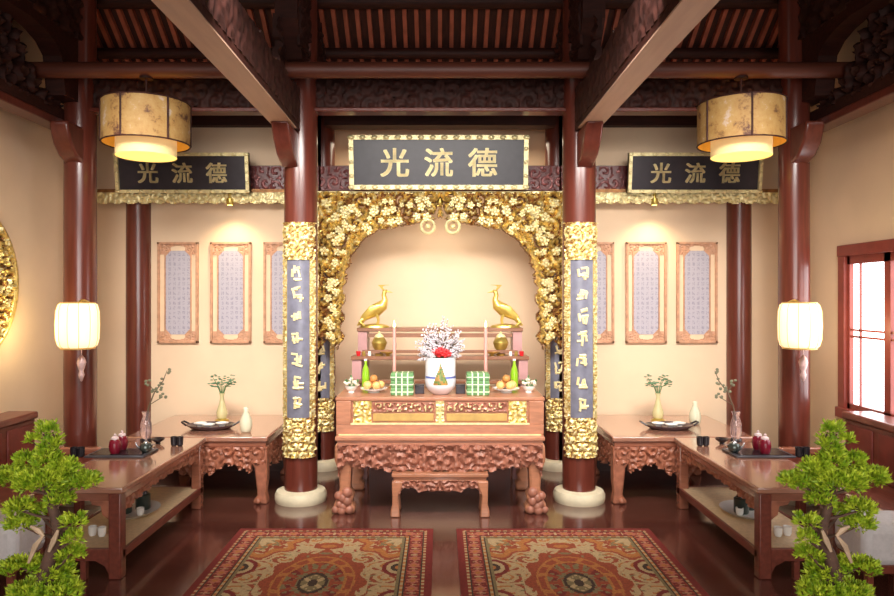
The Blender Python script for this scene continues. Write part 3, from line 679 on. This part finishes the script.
# ---------------------------------------------------------------- rugs
def rug_mesh():
    W, L_ = .83, 2.3
    pal = [mat('rug_red', (120, 38, 33), .95, var=.2, scale=60), mat('rug_brick', (150, 70, 44), .95, var=.2, scale=60), mat('rug_orange', (176, 112, 58), .95, var=.2, scale=60),
           mat('rug_cream', (184, 158, 118), .95, var=.12, scale=60), mat('rug_dark', (66, 48, 38), .95, var=.2, scale=60), mat('rug_olive', (128, 112, 78), .95, var=.2, scale=60), mat('rug_pink', (176, 104, 84), .95, var=.15, scale=60)]
    def mf(U, V, H):
        a = np.abs(U); v = np.abs(V-L_/2); ex = W-a; ey = L_/2-v; e = np.minimum(ex, ey)
        along = np.where(ex < ey, V, U)
        R = np.full(U.shape, 3)
        # field: cream ground with orange and brick sprays
        n1 = scroll(U, V-L_/2, .2, 3); n2 = vnoise(a*16, v*16, 2); n3 = vnoise(a*38, v*38, 6)
        R = np.where((n1 > .80), 2, R); R = np.where((n1 < .10) & (n2 > .45), 1, R); R = np.where((n3 > .88), 5, R); R = np.where((n3 < .08), 6, R)
        # medallion (elongated)
        q = np.hypot(a/.29, v/.50); an = np.arctan2(v/.50, a/.29)
        sc = 1+.07*np.cos(an*12)
        R = np.where(q < 1.22*sc, 1, R); R = np.where((q < 1.18*sc) & (n2 > .75), 5, R); R = np.where(q < 1.0, 2, R); R = np.where(q < .95, 1, R)
        R = np.where((q < .95) & (np.cos(an*14+q*9) > .55), 2, R); R = np.where((q < .8) & (q > .74), 2, R); R = np.where((q < .74), np.where(np.cos(an*16) > .2, 1, np.where(n3 > .5, 0, 5)), R)
        R = np.where(q < .5, np.where(n3 > .5, 5, 1), R); R = np.where(q < .36, 4, R); R = np.where(q < .28, np.where(n3 > .4, 5, 3), R); R = np.where(q < .12, 4, R)
        # pendants above and below
        pd = np.hypot(a/.12, (v-.72)/.07); R = np.where(pd < 1, np.where(pd < .5, 2, 1), R)
        # corner spandrels
        ca = W-.27; cv = L_/2-.27; c = np.hypot((a-ca)/.34, (v-cv)/.42); sp = c+.09*np.cos(np.arctan2(v-cv, a-ca)*9)
        R = np.where(sp < .98, 1, R); R = np.where(sp < .9, 2, R); R = np.where(sp < .72, np.where(n3 > .55, 3, 1), R); R = np.where(sp < .5, np.where(n3 > .5, 5, 2), R); R = np.where(sp < .3, 3, R)
        # side rosettes
        rs = np.hypot((a-.58)/.12, (v-.28)/.16); R = np.where(rs < 1, 0, R); R = np.where(rs < .72, 3, R); R = np.where(rs < .45, 4, R); R = np.where(rs < .2, 2, R)
        # borders from the inside out
        R = np.where(e < .255, 5, R); R = np.where(e < .235, 4, R)
        R = np.where(e < .225, np.where(np.sin(along*90) > 0, 3, 2), R)
        R = np.where(e < .195, 4, R)
        ph = (along/.14)-np.floor(along/.14)-.5; rd = np.hypot(ph*.14/.052, (e-.135)/.042); an2 = np.arctan2((e-.135), ph*.14)
        bb = np.where(rd < 1+.2*np.cos(an2*6), 6, 0); bb = np.where(rd < .45, 2, bb); bb = np.where((np.abs(ph) > .44) & (np.abs(e-.135) < .03), 3, bb); bb = np.where((rd > 1.25) & (n3 > .62), 1, bb)
        R = np.where(e < .185, bb, R)
        R = np.where(e < .085, 4, R); R = np.where(e < .07, np.where(np.sin(along*110) > 0, 1, 3), R); R = np.where(e < .05, 0, R)
        return R
    return relief('carpet', pal, -W, W, 0, L_, .0105, TRUE, lambda U, V: .012+.0012*vnoise(U*120, V*120, 1), lambda U, V, H: (U, V, H), 0, None, matf=mf)
r1 = rug_mesh(); r1.name = 'persian_rug'
tag(r1, 'red and cream medallion rug on dark floor, left of the two', 'rug', 'medallion rugs'); r1.location = (-.888, 3.73, .002)
r2 = r1.copy(); COL.objects.link(r2); tag(r2, 'red and cream medallion rug on dark floor, right of the two', 'rug', 'medallion rugs'); r2.location = (.97, 3.73, .002)

# ---------------------------------------------------------------- things on the altar
CT = 1.066
def bird(s, nm):
    t = thing('phoenix_statue', f'golden crane-like phoenix statue on top step, {nm} end', 'statue', (s*.69, 7.84, 1.671), 'phoenix statues', sx=-s)
    G = mat('bird_gold', (226, 196, 100), .35, .6, var=.15)
    m = MB()   # local +x faces the centre
    m.tube([(-.2, 0, .03), (-.17, 0, .1), (-.1, 0, .15), (-.02, 0, .2), (.05, 0, .25), (.075, 0, .31), (.06, 0, .36), (.07, 0, .4), (.1, 0, .415)], [.012, .035, .055, .075, .06, .032, .026, .026, .012], 12)
    m.tube([(.09, 0, .405), (.16, 0, .39)], [.014, .003], 6); m.build('body', G, t, angle=70)
    for q in (-1, 1):
        m = MB(); m.tube([(.03, q*.06, .24), (-.06, q*.075, .2), (-.15, q*.05, .12), (-.2, q*.04, .05)], [.03, .05, .035, .006], 8, flat=.35); m.build('wing', G, t)
        m = MB(); m.tube([(-.02, q*.03, .16), (0, q*.03, .08), (-.01, q*.03, .03)], [.02, .012, .016], 8); m.build('leg', G, t)
    m = MB()
    for k in range(3): m.tube([(.06, 0, .42), (.04-.02*k, 0, .45+.01*k), (.06+.03*k, 0, .475)], [.01, .008, .003], 6)
    m.build('crest', G, t)
    m = MB()
    for k in range(4): m.tube([(-.15, (k-1.5)*.02, .12), (-.2, (k-1.5)*.035, .06), (-.15-.03*k, (k-1.5)*.04, .02)], [.02, .018, .01], 6)
    m.build('tail', G, t)
    MB().lathe([(.14, 0), (.13, .02), (.09, .035), (.0, .045)], n=20, sx=1.2, sy=.7, c=(-.04, 0, 0)).build('rock_base', BRASS, t)
bird(-1, 'left'); bird(1, 'right')
CAND = mat('pink_candle_wax', (226, 160, 150), .5, var=.05); FLAME = mat('candle_flame', (255, 214, 120), .5, emit=14)
for s, nm in ((-1, 'left'), (1, 'right')):
    t = thing('candlestick', f'tall pink candle with lit flame in brass holder, {nm} of the flower vase', 'candle', (s*.475, 7.28, CT), 'lit altar candles')
    MB().lathe([(.06, 0), (.05, .02), (.015, .04), (.012, .1), (.03, .12), (.02, .15)], n=16).build('holder', BRASS, t)
    MB().lathe([(.017, .15), (.017, .62)], n=12).build('candle', CAND, t)
    MB().lathe([(.001, .625), (.012, .64), (.01, .66), (.001, .7)], n=10).build('flame', FLAME, t)
    lamp('candle_light', 'POINT', (s*.475, 7.28, CT+.70), .8, (1, .7, .3), .02)
    # brass urn with cream flowers on the middle step
    t = thing('brass_urn', f'pale gold covered urn on the middle step, {nm} side', 'urn', (s*.66, 7.6, 1.376), 'brass urns')
    MB().lathe([(.045, 0), (.05, .015), (.03, .03), (.07, .09), (.085, .14), (.06, .19), (.04, .2)], n=20).build('body', BRASS, t)
    MB().lathe([(.055, .2), (.04, .225), (.01, .24), (.014, .255), (.001, .265)], n=16).build('lid', GOLDP, t)
    t = thing('fruit_dish', f'brass footed dish on the middle step in front of the {nm} urn', 'dish', (s*.56, 7.53, 1.376), 'brass dishes')
    MB().lathe([(.03, 0), (.015, .015), (.08, .04), (.085, .05), (.0, .035)], n=20).build('dish', BRASS, t)
    for k in range(3):
        c = MB().lathe([(.018, 0), (.024, .03), (.025, .05), (.02, .05)], n=12).build('offering_cup', [WHITE, BRASS, REDF][k], None, (s*(.76+.06*k), 7.55, 1.376))
        tag(c, f'tiny {["white", "brass", "red"][k]} cup at the {nm} end of the middle step', 'cup', 'offering cups')
    t = thing('green_bottle', f'bright green bottle beside mauve board, {nm} side of altar', 'bottle', (s*.775, 7.3, CT), 'green bottles')
    MB().lathe([(.035, 0), (.04, .02), (.04, .14), (.03, .2), (.014, .24), (.014, .28)], n=16).build('bottle_body', mat('bright_green_glass', (140, 190, 40), .2, var=.1), t)
    MB().lathe([(.017, .28), (.017, .3)], n=12).build('cap', WHITE, t, label='white cap')
    # fruit plate with peaches
    t = thing('fruit_plate', f'white porcelain plate heaped with fruit on altar cabinet, {nm} side', 'plate', (s*.655, 6.93, CT), 'fruit plates')
    MB().lathe([(.06, 0), (.05, .012), (.13, .035), (.135, .045), (.0, .02)], n=28).build('plate_body', WHITE, t)
    rr = random.Random(3)
    PEA = mat('peach_skin', (236, 178, 110), .45, var=.2, scale=20); FR2 = mat('brown_pear_skin', (176, 120, 62), .5, var=.2)
    k = 0
    for (dx, dy, dz, r_) in ((-.06, -.03, .075, .042), (.03, -.05, .075, .042), (.065, .03, .075, .04), (-.03, .05, .075, .042), (0, 0, .135, .042)):
        m = MB(); m.ball((0, 0, 0), r_, 14, 10, sz=.95); f = m.build('peach' if k < 4 else 'pear', PEA if k < 4 else FR2, None, (s*.655+dx, 6.93+dy, CT+dz-.0))
        MB().tube([(0, 0, r_*.9), (.004, 0, r_*.9+.014)], .003, 5).build('stem', TWIG, f)
        tag(f, (f'pale orange peach on the {nm} fruit plate, {["front left", "front right", "rightmost", "rear left"][k]}' if k < 4 else f'brown pear crowning the {nm} fruit plate'), 'fruit', f'peaches on the {nm} plate' if k < 4 else None); k += 1
        if k == 5: del_g = f.pop('group', None) if 'group' in f.keys() else None
    # bouquet at the cabinet's end
    t = thing('white_flower_bowl', f'small bowl of white flowers at the {nm} end of the altar cabinet', 'flowers', (s*.88, 6.95, CT), 'white flower bowls')
    MB().lathe([(.035, 0), (.03, .01), (.06, .04), (.065, .06), (.05, .06)], n=18).build('bowl', WHITE, t)
    m = MB(); l2 = MB()
    for i in range(26):
        q = rr.uniform(0, 2*pi); d = rr.uniform(0, .075); z = .07+rr.uniform(0, .07)-d*.3
        m.ball((d*cos(q), d*sin(q), z), .017, 6, 4, sz=.8)
        l2.tube([(0, 0, .04), (1.1*d*cos(q+.4), 1.1*d*sin(q+.4), z+rr.uniform(-.01, .04))], [.004, .008], 4, flat=.4)
    m.build('blossoms', mat('ivory_petals', (238, 228, 206), .6, var=.1), t); l2.build('leaves', LEAF, t)
    # dark incense boxes next to vase
    t = thing('incense_box', f'low dark lacquered box just {nm} of the painted vase', 'box', (s*.20, 6.86, CT), 'incense boxes')
    B(-.045, .045, -.04, .04, 0, .075).build('box_body', BLACK, t, bevel=.004); B(-.048, .048, -.043, .043, .075, .09).build('lid', BLACK, t, bevel=.004)
    # stack of leaf-wrapped cakes
    GR = mat('green_leaf_wrapping', (96, 142, 88), .5, var=.18, scale=20); STR = mat('white_string', (224, 240, 206), .7)
    for k in range(3):
        t = thing('wrapped_rice_cake', f'green leaf-wrapped square cake tied with string, {["bottom", "middle", "top"][k]} of the {nm} stack', 'rice cake', (s*.365-.0, 6.80, CT+k*.0705), f'wrapped cakes in the {nm} stack')
        B(-.108, .108, -.1, .1, 0, .07).build('leaf_wrapping', GR, t, bevel=.008)
        m = MB()
        for u in (-.055, 0, .055): m.box(u-.006, u+.006, -.103, .103, .0, .0703)
        m.box(-.111, .111, -.103, .103, .03, .038)
        m.build('string', STR, t, label='white tying string')
# painted vase with red and silver flowers
t = thing('painted_vase', 'white porcelain vase with green landscape painting, centre of the altar', 'vase', (0.005, 6.82, CT))
VP = [mat('vase_white_glaze', (236, 234, 240), .2, var=.02), mat('vase_green_paint', (110, 130, 70), .3, var=.3, scale=50), mat('vase_blue_paint', (90, 110, 180), .3, var=.2), mat('vase_brown_paint', (170, 130, 70), .3, var=.2)]
def vr(V): return np.interp(V, [0, .01, .04, .08, .13, .17, .19, .35, .36], [.075, .085, .12, .145, .152, .148, .147, .147, .152])
def vmat(U, V, H):
    a = U; R = np.zeros(U.shape, int); n = vnoise(U*9+5, V*60, 3)
    top = .31-np.abs(a)*.42+.03*(vnoise(a*20, V*0, 4)-.5)
    R = np.where((np.abs(a) < .62) & (V > .09) & (V < top), np.where(n > .55, 3, 1), R)
    R = np.where((np.abs(V-.17) < .006) & (np.abs(a) > .35), 2, R)
    return R
relief('vase_body', VP, -pi, pi, 0, .36, .02, TRUE, lambda U, V: 0*U, lambda U, V, H: ((vr(V)+H)*np.sin(U), -(vr(V)+H)*np.cos(U), V), .006, t, matf=vmat)
MB().lathe([(.07, .0), (.07, .01)], n=24).build('vase_foot', WHITE, t)
t = thing('flower_arrangement', 'red blooms amid silvery white sprigs in the painted vase', 'flowers', (0.005, 6.82, CT+.35))
rr = random.Random(8)
MB().lathe([(.05, -.06), (.135, -.05), (.135, -.02)], n=20).build('floral_foam', LEAF, t)
m = MB()
for i in range(20):
    q = rr.uniform(0, 2*pi); d = rr.uniform(0, .1); c = (d*cos(q), d*sin(q)-.03, .035+rr.uniform(0, .06)-.25*d)
    for p in range(6): a = p*pi/3+i; m.ball((c[0]+.016*cos(a), c[1]-.004, c[2]+.016*sin(a)), .014, 6, 4, sy=.6)
m.build('red_blooms', REDF, t, label='cluster of red flowers')
m = MB(); m2 = MB()
for i in range(150):
    q = rr.uniform(-1.75, 1.75); ln = rr.uniform(.2, .40)*(1-.18*abs(q)); dy = rr.uniform(-.4, .4)
    dx = sin(q)*.85; dz = cos(q)*.9+.15
    P = [(0, 0, 0), (dx*ln*.5, dy*ln*.4, dz*ln*.6), (dx*ln, dy*ln, dz*ln-.12*abs(dx)*ln)]
    m.tube(P, [.003, .003, .002], 4)
    for k in range(9):
        f = .4+.6*k/8; x = dx*ln*f; z = dz*ln*f-.12*abs(dx)*ln*f*f; y = dy*ln*f
        m2.ball((x+rr.uniform(-.01, .01), y, z+rr.uniform(-.01, .01)), rr.uniform(.006, .011), 5, 4)
m.build('stems', TWIG, t); m2.build('silver_sprigs', mat('silvery_white_sprigs', (216, 208, 214), .5, var=.2, scale=30), t, label='silvery white sprigs')

# ---------------------------------------------------------------- things on the side tables
TT = .658
LEAFY = mat('small_plant_leaves', (96, 140, 104), .5, var=.25)
def side_items(s, nm):
    X = lambda px, Y: (px-440)*Y/700*(1)            # left-side column of the photo, mirrored for the right
    def at(px, Y): return (s*abs(px-440)*Y/700, Y, TT)
    # tray with dishes
    c = at(211, 7.2); t = thing('serving_tray', f'dark oval tray with handles on the {nm} offering table', 'tray', c, 'serving trays')
    m = MB(); m.lathe([(.0, .0), (.19, .0), (.245, .035), (.25, .045), (.235, .04), (.18, .012), (0, .012)], n=36, sx=1, sy=.7); m.build('tray_body', mat('dark_pewter', (96, 84, 90), .25, .6, var=.1), t)
    for q in (-1, 1): MB().tube([(q*.24, -.05, .04), (q*.29, -.03, .07), (q*.29, .03, .07), (q*.24, .05, .04)], .01, 6).build('handle', DARKC, t)
    for k, (dx, dy, n_) in enumerate(((-.11, .0, 'left'), (.11, .01, 'right'), (.0, -.075, 'front'))):
        d = thing('white_dish', f'shallow white dish, {n_} one on the dark tray of the {nm} offering table', 'dish', (c[0]+dx, c[1]+dy, TT+.022), 'white dishes on trays')
        MB().lathe([(.03, 0), (.025, .008), (.062, .03), (.066, .038), (.058, .034), (0, .014)], n=24).build('dish_body', WHITE, d)
    # gourd vase
    t = thing('gourd_vase', f'pale celadon bottle vase on the {nm} offering table', 'vase', at(246, 7.0) if s < 0 else at(185, 7.42), 'celadon bottle vases')
    MB().lathe([(.04, 0), (.055, .02), (.062, .07), (.058, .12), (.035, .18), (.022, .21), (.028, .24), (.018, .25)], n=24).build('vase_body', CELA, t, angle=70)
    MB().lathe([(.015, .24), (.012, .24)], n=12).build('mouth', DARKC, t)
    # glass vase with small plant
    t = thing('glass_vase', f'clear yellowish vase with a leafy sprig near the wall, {nm} offering table', 'vase', at(222, 7.6), 'sprig vases')
    MB().lathe([(.07, 0), (.075, .02), (.06, .03)], n=24).build('stand', BRASS, t)
    MB().lathe([(.04, .03), (.055, .05), (.06, .1), (.03, .2), (.018, .27), (.03, .31), (.025, .31)], n=24).build('vase_body', mat('yellowish_glass', (232, 222, 168), .1, var=.04, trans=.3), t, angle=70)
    m = MB(); l = MB(); rr = random.Random(5)
    for k in range(9):
        q = k*.7; x = .11*cos(q); y = .07*sin(q); z = .42+.05*sin(k*2)
        m.tube([(0, 0, .25), (x*.4, y*.4, .38), (x, y, z)], .004, 4)
        for j in range(7): a = rr.uniform(0, 6.28); l.ball((x+.03*cos(a), y+.03*sin(a), z+rr.uniform(-.02, .035)), .018, 6, 4, sz=.35)
    m.build('stems', LEAF, t); l.build('leaves', LEAFY, t)
    # branch vase
    px = 146 if s < 0 else 144
    c = at(px, 6.55); t = thing('branch_vase', f'slim mauve glass vase with a bare leafy branch on the {nm} tea table', 'vase', c, 'branch vases')
    MB().lathe([(.05, 0), (.055, .02), (.048, .03)], n=18).build('foot', DARKC, t, label='black foot')
    MB().lathe([(.035, .03), (.052, .08), (.05, .17), (.028, .24), (.04, .28), (.036, .28)], n=20).build('vase_body', mat('mauve_glass', (224, 200, 200), .08, var=.05, trans=.8), t, angle=70)
    d = -s
    pts = [(0, 0, .2), (d*.03, 0, .34), (d*.08, 0, .46), (d*.15, .02, .56), (d*.19, .02, .66)]
    m = MB(); m.tube(pts, [.008, .007, .006, .005, .003], 6); m.tube([pts[2], (d*.02, 0, .55)], .004, 5); m.tube([pts[1], (d*.16, 0, .42)], .004, 5); m.build('branch', TWIG, t)
    l = MB(); rr = random.Random(2)
    for p in (pts[4], pts[3], (d*.02, 0, .55), (d*.16, 0, .42), pts[2], (d*.12, 0, .5)):
        for j in range(5): a = rr.uniform(0, 6.28); l.ball((p[0]+.025*cos(a), p[1], p[2]+.025*sin(a)), .016, 6, 4, sy=.3, sz=.8)
    l.build('leaves', mat('grey_green_leaves', (112, 110, 84), .6, var=.25), t)
    # bowl and cups
    t = thing('black_bowl', f'small black bowl at the foot of the branch vase, {nm} tea table', 'bowl', at(158, 6.45), 'black bowls')
    MB().lathe([(.025, 0), (.02, .01), (.055, .035), (.06, .05), (.05, .045), (0, .02)], n=20).build('bowl_body', DARKC, t)
    cups = [(174, 6.35, 'far pair, outer'), (180, 6.35, 'far pair, inner'), (74, 5.9, 'pair near bonsai, outer'), (81, 5.9, 'pair near bonsai, inner')]
    for (px, Y, l_) in cups:
        o = MB().lathe([(.018, 0), (.028, .01), (.03, .07), (.031, .085), (.026, .085), (.024, .03), (0, .02)], n=18).build('tea_cup', DARKC, None, at(px, Y))
        tag(o, f'tall black tea cup on the {nm} tea table, {l_}', 'cup', 'black tea cups')
    # tea tray
    c = at(122, 6.02); t = thing('slate_tea_tray', f'long dark slate tea tray on the {nm} tea table', 'tray', c, 'slate tea trays')
    B(-.25, .25, -.16, .16, 0, .018).build('tray_body', mat('dark_slate', (70, 68, 74), .35, var=.15), t, bevel=.006)
    B(-.22, .22, -.13, .13, .018, .022).build('tray_inlay', DARKC, t)
    for k, (px, Y) in enumerate(((115, 5.95), (122, 6.1))):
        c = at(px, Y); c = (c[0], c[1], TT+.023)
        t = thing('burgundy_pot', f'burgundy glazed jar with pale lid, {["nearer", "farther"][k]} one on the {nm} tea tray', 'jar', c, 'burgundy jars')
        MB().lathe([(.035, 0), (.045, .02), (.05, .06), (.045, .1), (.03, .12)], n=20).build('jar_body', BURG, t)
        MB().lathe([(.032, .12), (.03, .135), (.01, .145), (.012, .16), (.001, .168)], n=16).build('lid', mat('pink_white_lid', (232, 206, 206), .3), t, label='pinkish white lid')
    c = at(146, 6.0); c = (c[0], c[1], TT+(.023))
    t = thing('silver_teapot', f'small dark and silver teapot on the {nm} tea tray', 'teapot', c, 'teapots', sx=s)
    MB().lathe([(.03, 0), (.05, .02), (.055, .05), (.04, .075), (.02, .08)], n=20).build('pot_body', mat('grey_green_pewter', (92, 100, 96), .2, .7, var=.1), t)
    MB().lathe([(.022, .08), (.016, .09), (.006, .095), (.008, .108), (.001, .112)], n=14).build('lid', SILV, t)
    MB().tube([(.045, 0, .03), (.075, 0, .05), (.09, 0, .08)], [.012, .009, .006], 8).build('spout', SILV, t); MB().tube([(-.045, 0, .06), (-.08, 0, .065), (-.08, 0, .03), (-.045, 0, .025)], .006, 6).build('handle', SILV, t)
    # lower shelf
    c = (s*2.57, 5.86, .2); t = thing('white_oval_tray', f'white oval tray on the low shelf of the {nm} tea table', 'tray', c, 'white oval trays')
    MB().lathe([(.0, 0), (.15, 0), (.2, .03), (.21, .035), (.15, .012), (0, .01)], n=32, sy=1.25).build('tray_body', WHITE, t)
    for k, (dx, dy, cc) in enumerate(((.05, .08, 'farther'), (-.06, -.03, 'nearer'))):
        t = thing('dark_canister', f'dark green canister, {cc} one on the white tray under the {nm} tea table', 'canister', (c[0]+dx, c[1]+dy, .212), 'dark canisters')
        MB().lathe([(.055, 0), (.06, .01), (.06, .12), (.05, .13)], n=20).build('canister_body', mat('dark_green_glaze', (52, 60, 52), .3, var=.2), t)
        MB().lathe([(.04, .13), (.035, .15), (.01, .16), (.001, .175)], n=16).build('lid', DARKC, t)
    o = MB().lathe([(.022, 0), (.03, .02), (.032, .06), (.028, .06), (.0, .02)], n=16).build('white_cup', WHITE, None, (c[0]-s*.1, c[1]-.09, .212))
    tag(o, f'small white cup on the white tray under the {nm} tea table', 'cup', 'white cups')
    for k in range(2):
        o = MB().lathe([(.022, 0), (.03, .02), (.032, .07), (.028, .07), (.0, .02)], n=16).build('white_cup', WHITE, None, (s*(2.56+.08*k), 5.3+.02*k, .197))
        tag(o, f'white cup standing near the front of the {nm} low shelf, {["inner", "outer"][k]}', 'cup', 'white cups')
side_items(-1, 'left'); side_items(1, 'right')

# ---------------------------------------------------------------- bonsai trees
def leaf_mat():
    m = bpy.data.materials.new('bonsai_foliage'); m.use_nodes = True; N = m.node_tree.nodes; L = m.node_tree.links; b = N['Principled BSDF']
    tc = N.new('ShaderNodeTexCoord'); nz = N.new('ShaderNodeTexNoise'); nz.inputs['Scale'].default_value = 25; L.new(tc.outputs['Object'], nz.inputs['Vector'])
    cr = N.new('ShaderNodeValToRGB'); cr.color_ramp.elements[0].position = .35; cr.color_ramp.elements[1].position = .7
    cr.color_ramp.elements[0].color = (*lin((124, 164, 22)), 1); cr.color_ramp.elements[1].color = (*lin((216, 230, 66)), 1)
    L.new(nz.outputs['Fac'], cr.inputs[0]); L.new(cr.outputs[0], b.inputs['Base Color']); b.inputs['Roughness'].default_value = .55
    b.inputs['Subsurface Weight'].default_value = 0; return m
FOL = leaf_mat(); BARK = mat('grey_brown_bark', (92, 66, 54), .8, var=.3, scale=20, bump=.6); BARE = mat('pale_deadwood', (206, 176, 146), .7, var=.15, scale=20)
def bonsai(s, nm, near):
    Y = 3.3; k = Y/700
    P = lambda px, py, dy=0: ((px-49)*k*1.0, dy, 2+(298-py)*k)
    t = thing('bonsai_tree', f'bright green bonsai juniper in foreground, {near}', 'bonsai', (s*391*k, Y, 0), 'foreground bonsai trees', sx=-s)
    # stand below the frame edge
    m = MB(); m.tube([P(40, 640), P(46, 600), P(44, 575), P(52, 552), P(60, 535), P(54, 512), P(48, 495), P(56, 475), P(52, 452), P(47, 432)], [.045, .04, .034, .03, .026, .024, .02, .016, .01, .005], 9); m.build('trunk', BARK, t, angle=80)
    pads = [(43, 432, 0, .022, .05), (53, 430, 0, .018, .03), (54, 444, 0, .035, .035), (33, 440, 0, .026, .018), (47, 452, 0, .04, .04), (48, 462, 0, .06, .04), (25, 462, .03, .06, .035), (66, 468, -.03, .07, .04), (12, 476, 0, .085, .035), (48, 478, -.06, .11, .05), (84, 481, 0, .07, .03), (2, 482, .05, .06, .03), (32, 484, .06, .1, .045), (66, 486, .05, .09, .04),
            (26, 505, -.05, .06, .04), (60, 500, 0, .06, .035), (22, 524, 0, .07, .035), (34, 515, .05, .05, .03), (76, 520, -.03, .05, .035), (72, 538, 0, .045, .035), (66, 556, .03, .06, .03), (22, 566, 0, .09, .03), (48, 575, .05, .09, .05), (60, 590, -.02, .1, .05), (30, 592, 0, .09, .045)]
    br = MB()
    for (px, py, dy, r, h) in pads[:]:
        c = P(px, py, dy); q = P(54, min(py+14, 600)); br.tube([q, ((q[0]+c[0])/2, dy/2, (q[2]+c[2])/2-.01), (c[0], dy, c[2]-.01)], [.009, .007, .004], 5)
    br.build('branches', BARK, t)
    m = MB()
    for a in ([P(36, 558), P(43, 541), P(50, 532)], [P(56, 547), P(61, 536), P(65, 526)], [P(38, 522), P(46, 526), P(51, 532)]): m.tube([(p[0], -.06, p[2]) for p in a], [.006, .014, .006], 6)
    m.build('deadwood', BARE, t, label='pale bare deadwood')
    rr = random.Random(11); m = MB()
    for (px, py, dy, r, h) in pads:
        c = Vector(P(px, py, dy)); n = int(230*(r/.08)**2*(1+h/.05)/2)+30
        for i in range(n):
            a = rr.uniform(0, 2*pi); e = rr.uniform(-.55, 1); rad = (rr.random())**.4
            p = c+Vector((r*rad*cos(a)*math.sqrt(1-min(1, e*e)*.7), r*rad*sin(a)*math.sqrt(1-min(1, e*e)*.7), h*e*rad))
            out = Vector((cos(a)*.8, sin(a)*.8, .5+e)).normalized()
            for j in range(4):
                d = (out+Vector((rr.uniform(-.8, .8), rr.uniform(-.8, .8), rr.uniform(-.4, .8)))).normalized(); ln = rr.uniform(.018, .036)
                sd = d.cross(Vector((rr.uniform(-1, 1), rr.uniform(-1, 1), rr.uniform(-1, 1)))).normalized()*.0042
                q = p+d*ln*.55; m.add([p, q+sd, p+d*ln, q-sd], [(0, 1, 2, 3)])
    me = bpy.data.meshes.new('foliage'); me.from_pydata(m.v, [], m.f); me.materials.append(FOL)
    o = bpy.data.objects.new('foliage', me); COL.objects.link(o); o.parent = t
    x0 = P(40, 640)[0]; zp = P(40, 640)[2]
    MB().lathe([(.1, zp-.2), (.12, zp-.18), (.16, zp-.04), (.165, zp), (.15, zp), (.14, zp-.03), (0, zp-.02)], (x0, 0, 0), 28).build('pot', mat('dark_bonsai_pot', (70, 48, 44), .4, var=.2), t)
    m = MB(); m.lathe([(.14, zp-.24), (.15, zp-.22), (.15, zp-.2)], (x0, 0, 0), 24)
    for q in range(4):
        a = pi/4+q*pi/2; m.tube([(x0+.11*cos(a), .11*sin(a), zp-.23), (x0+.13*cos(a), .13*sin(a), 0)], .014, 6)
    m.build('plant_stand', WOODD, t)
bonsai(-1, 'left', 'left edge, in front of the left tea table'); bonsai(1, 'right', 'right edge, in front of the right tea table')
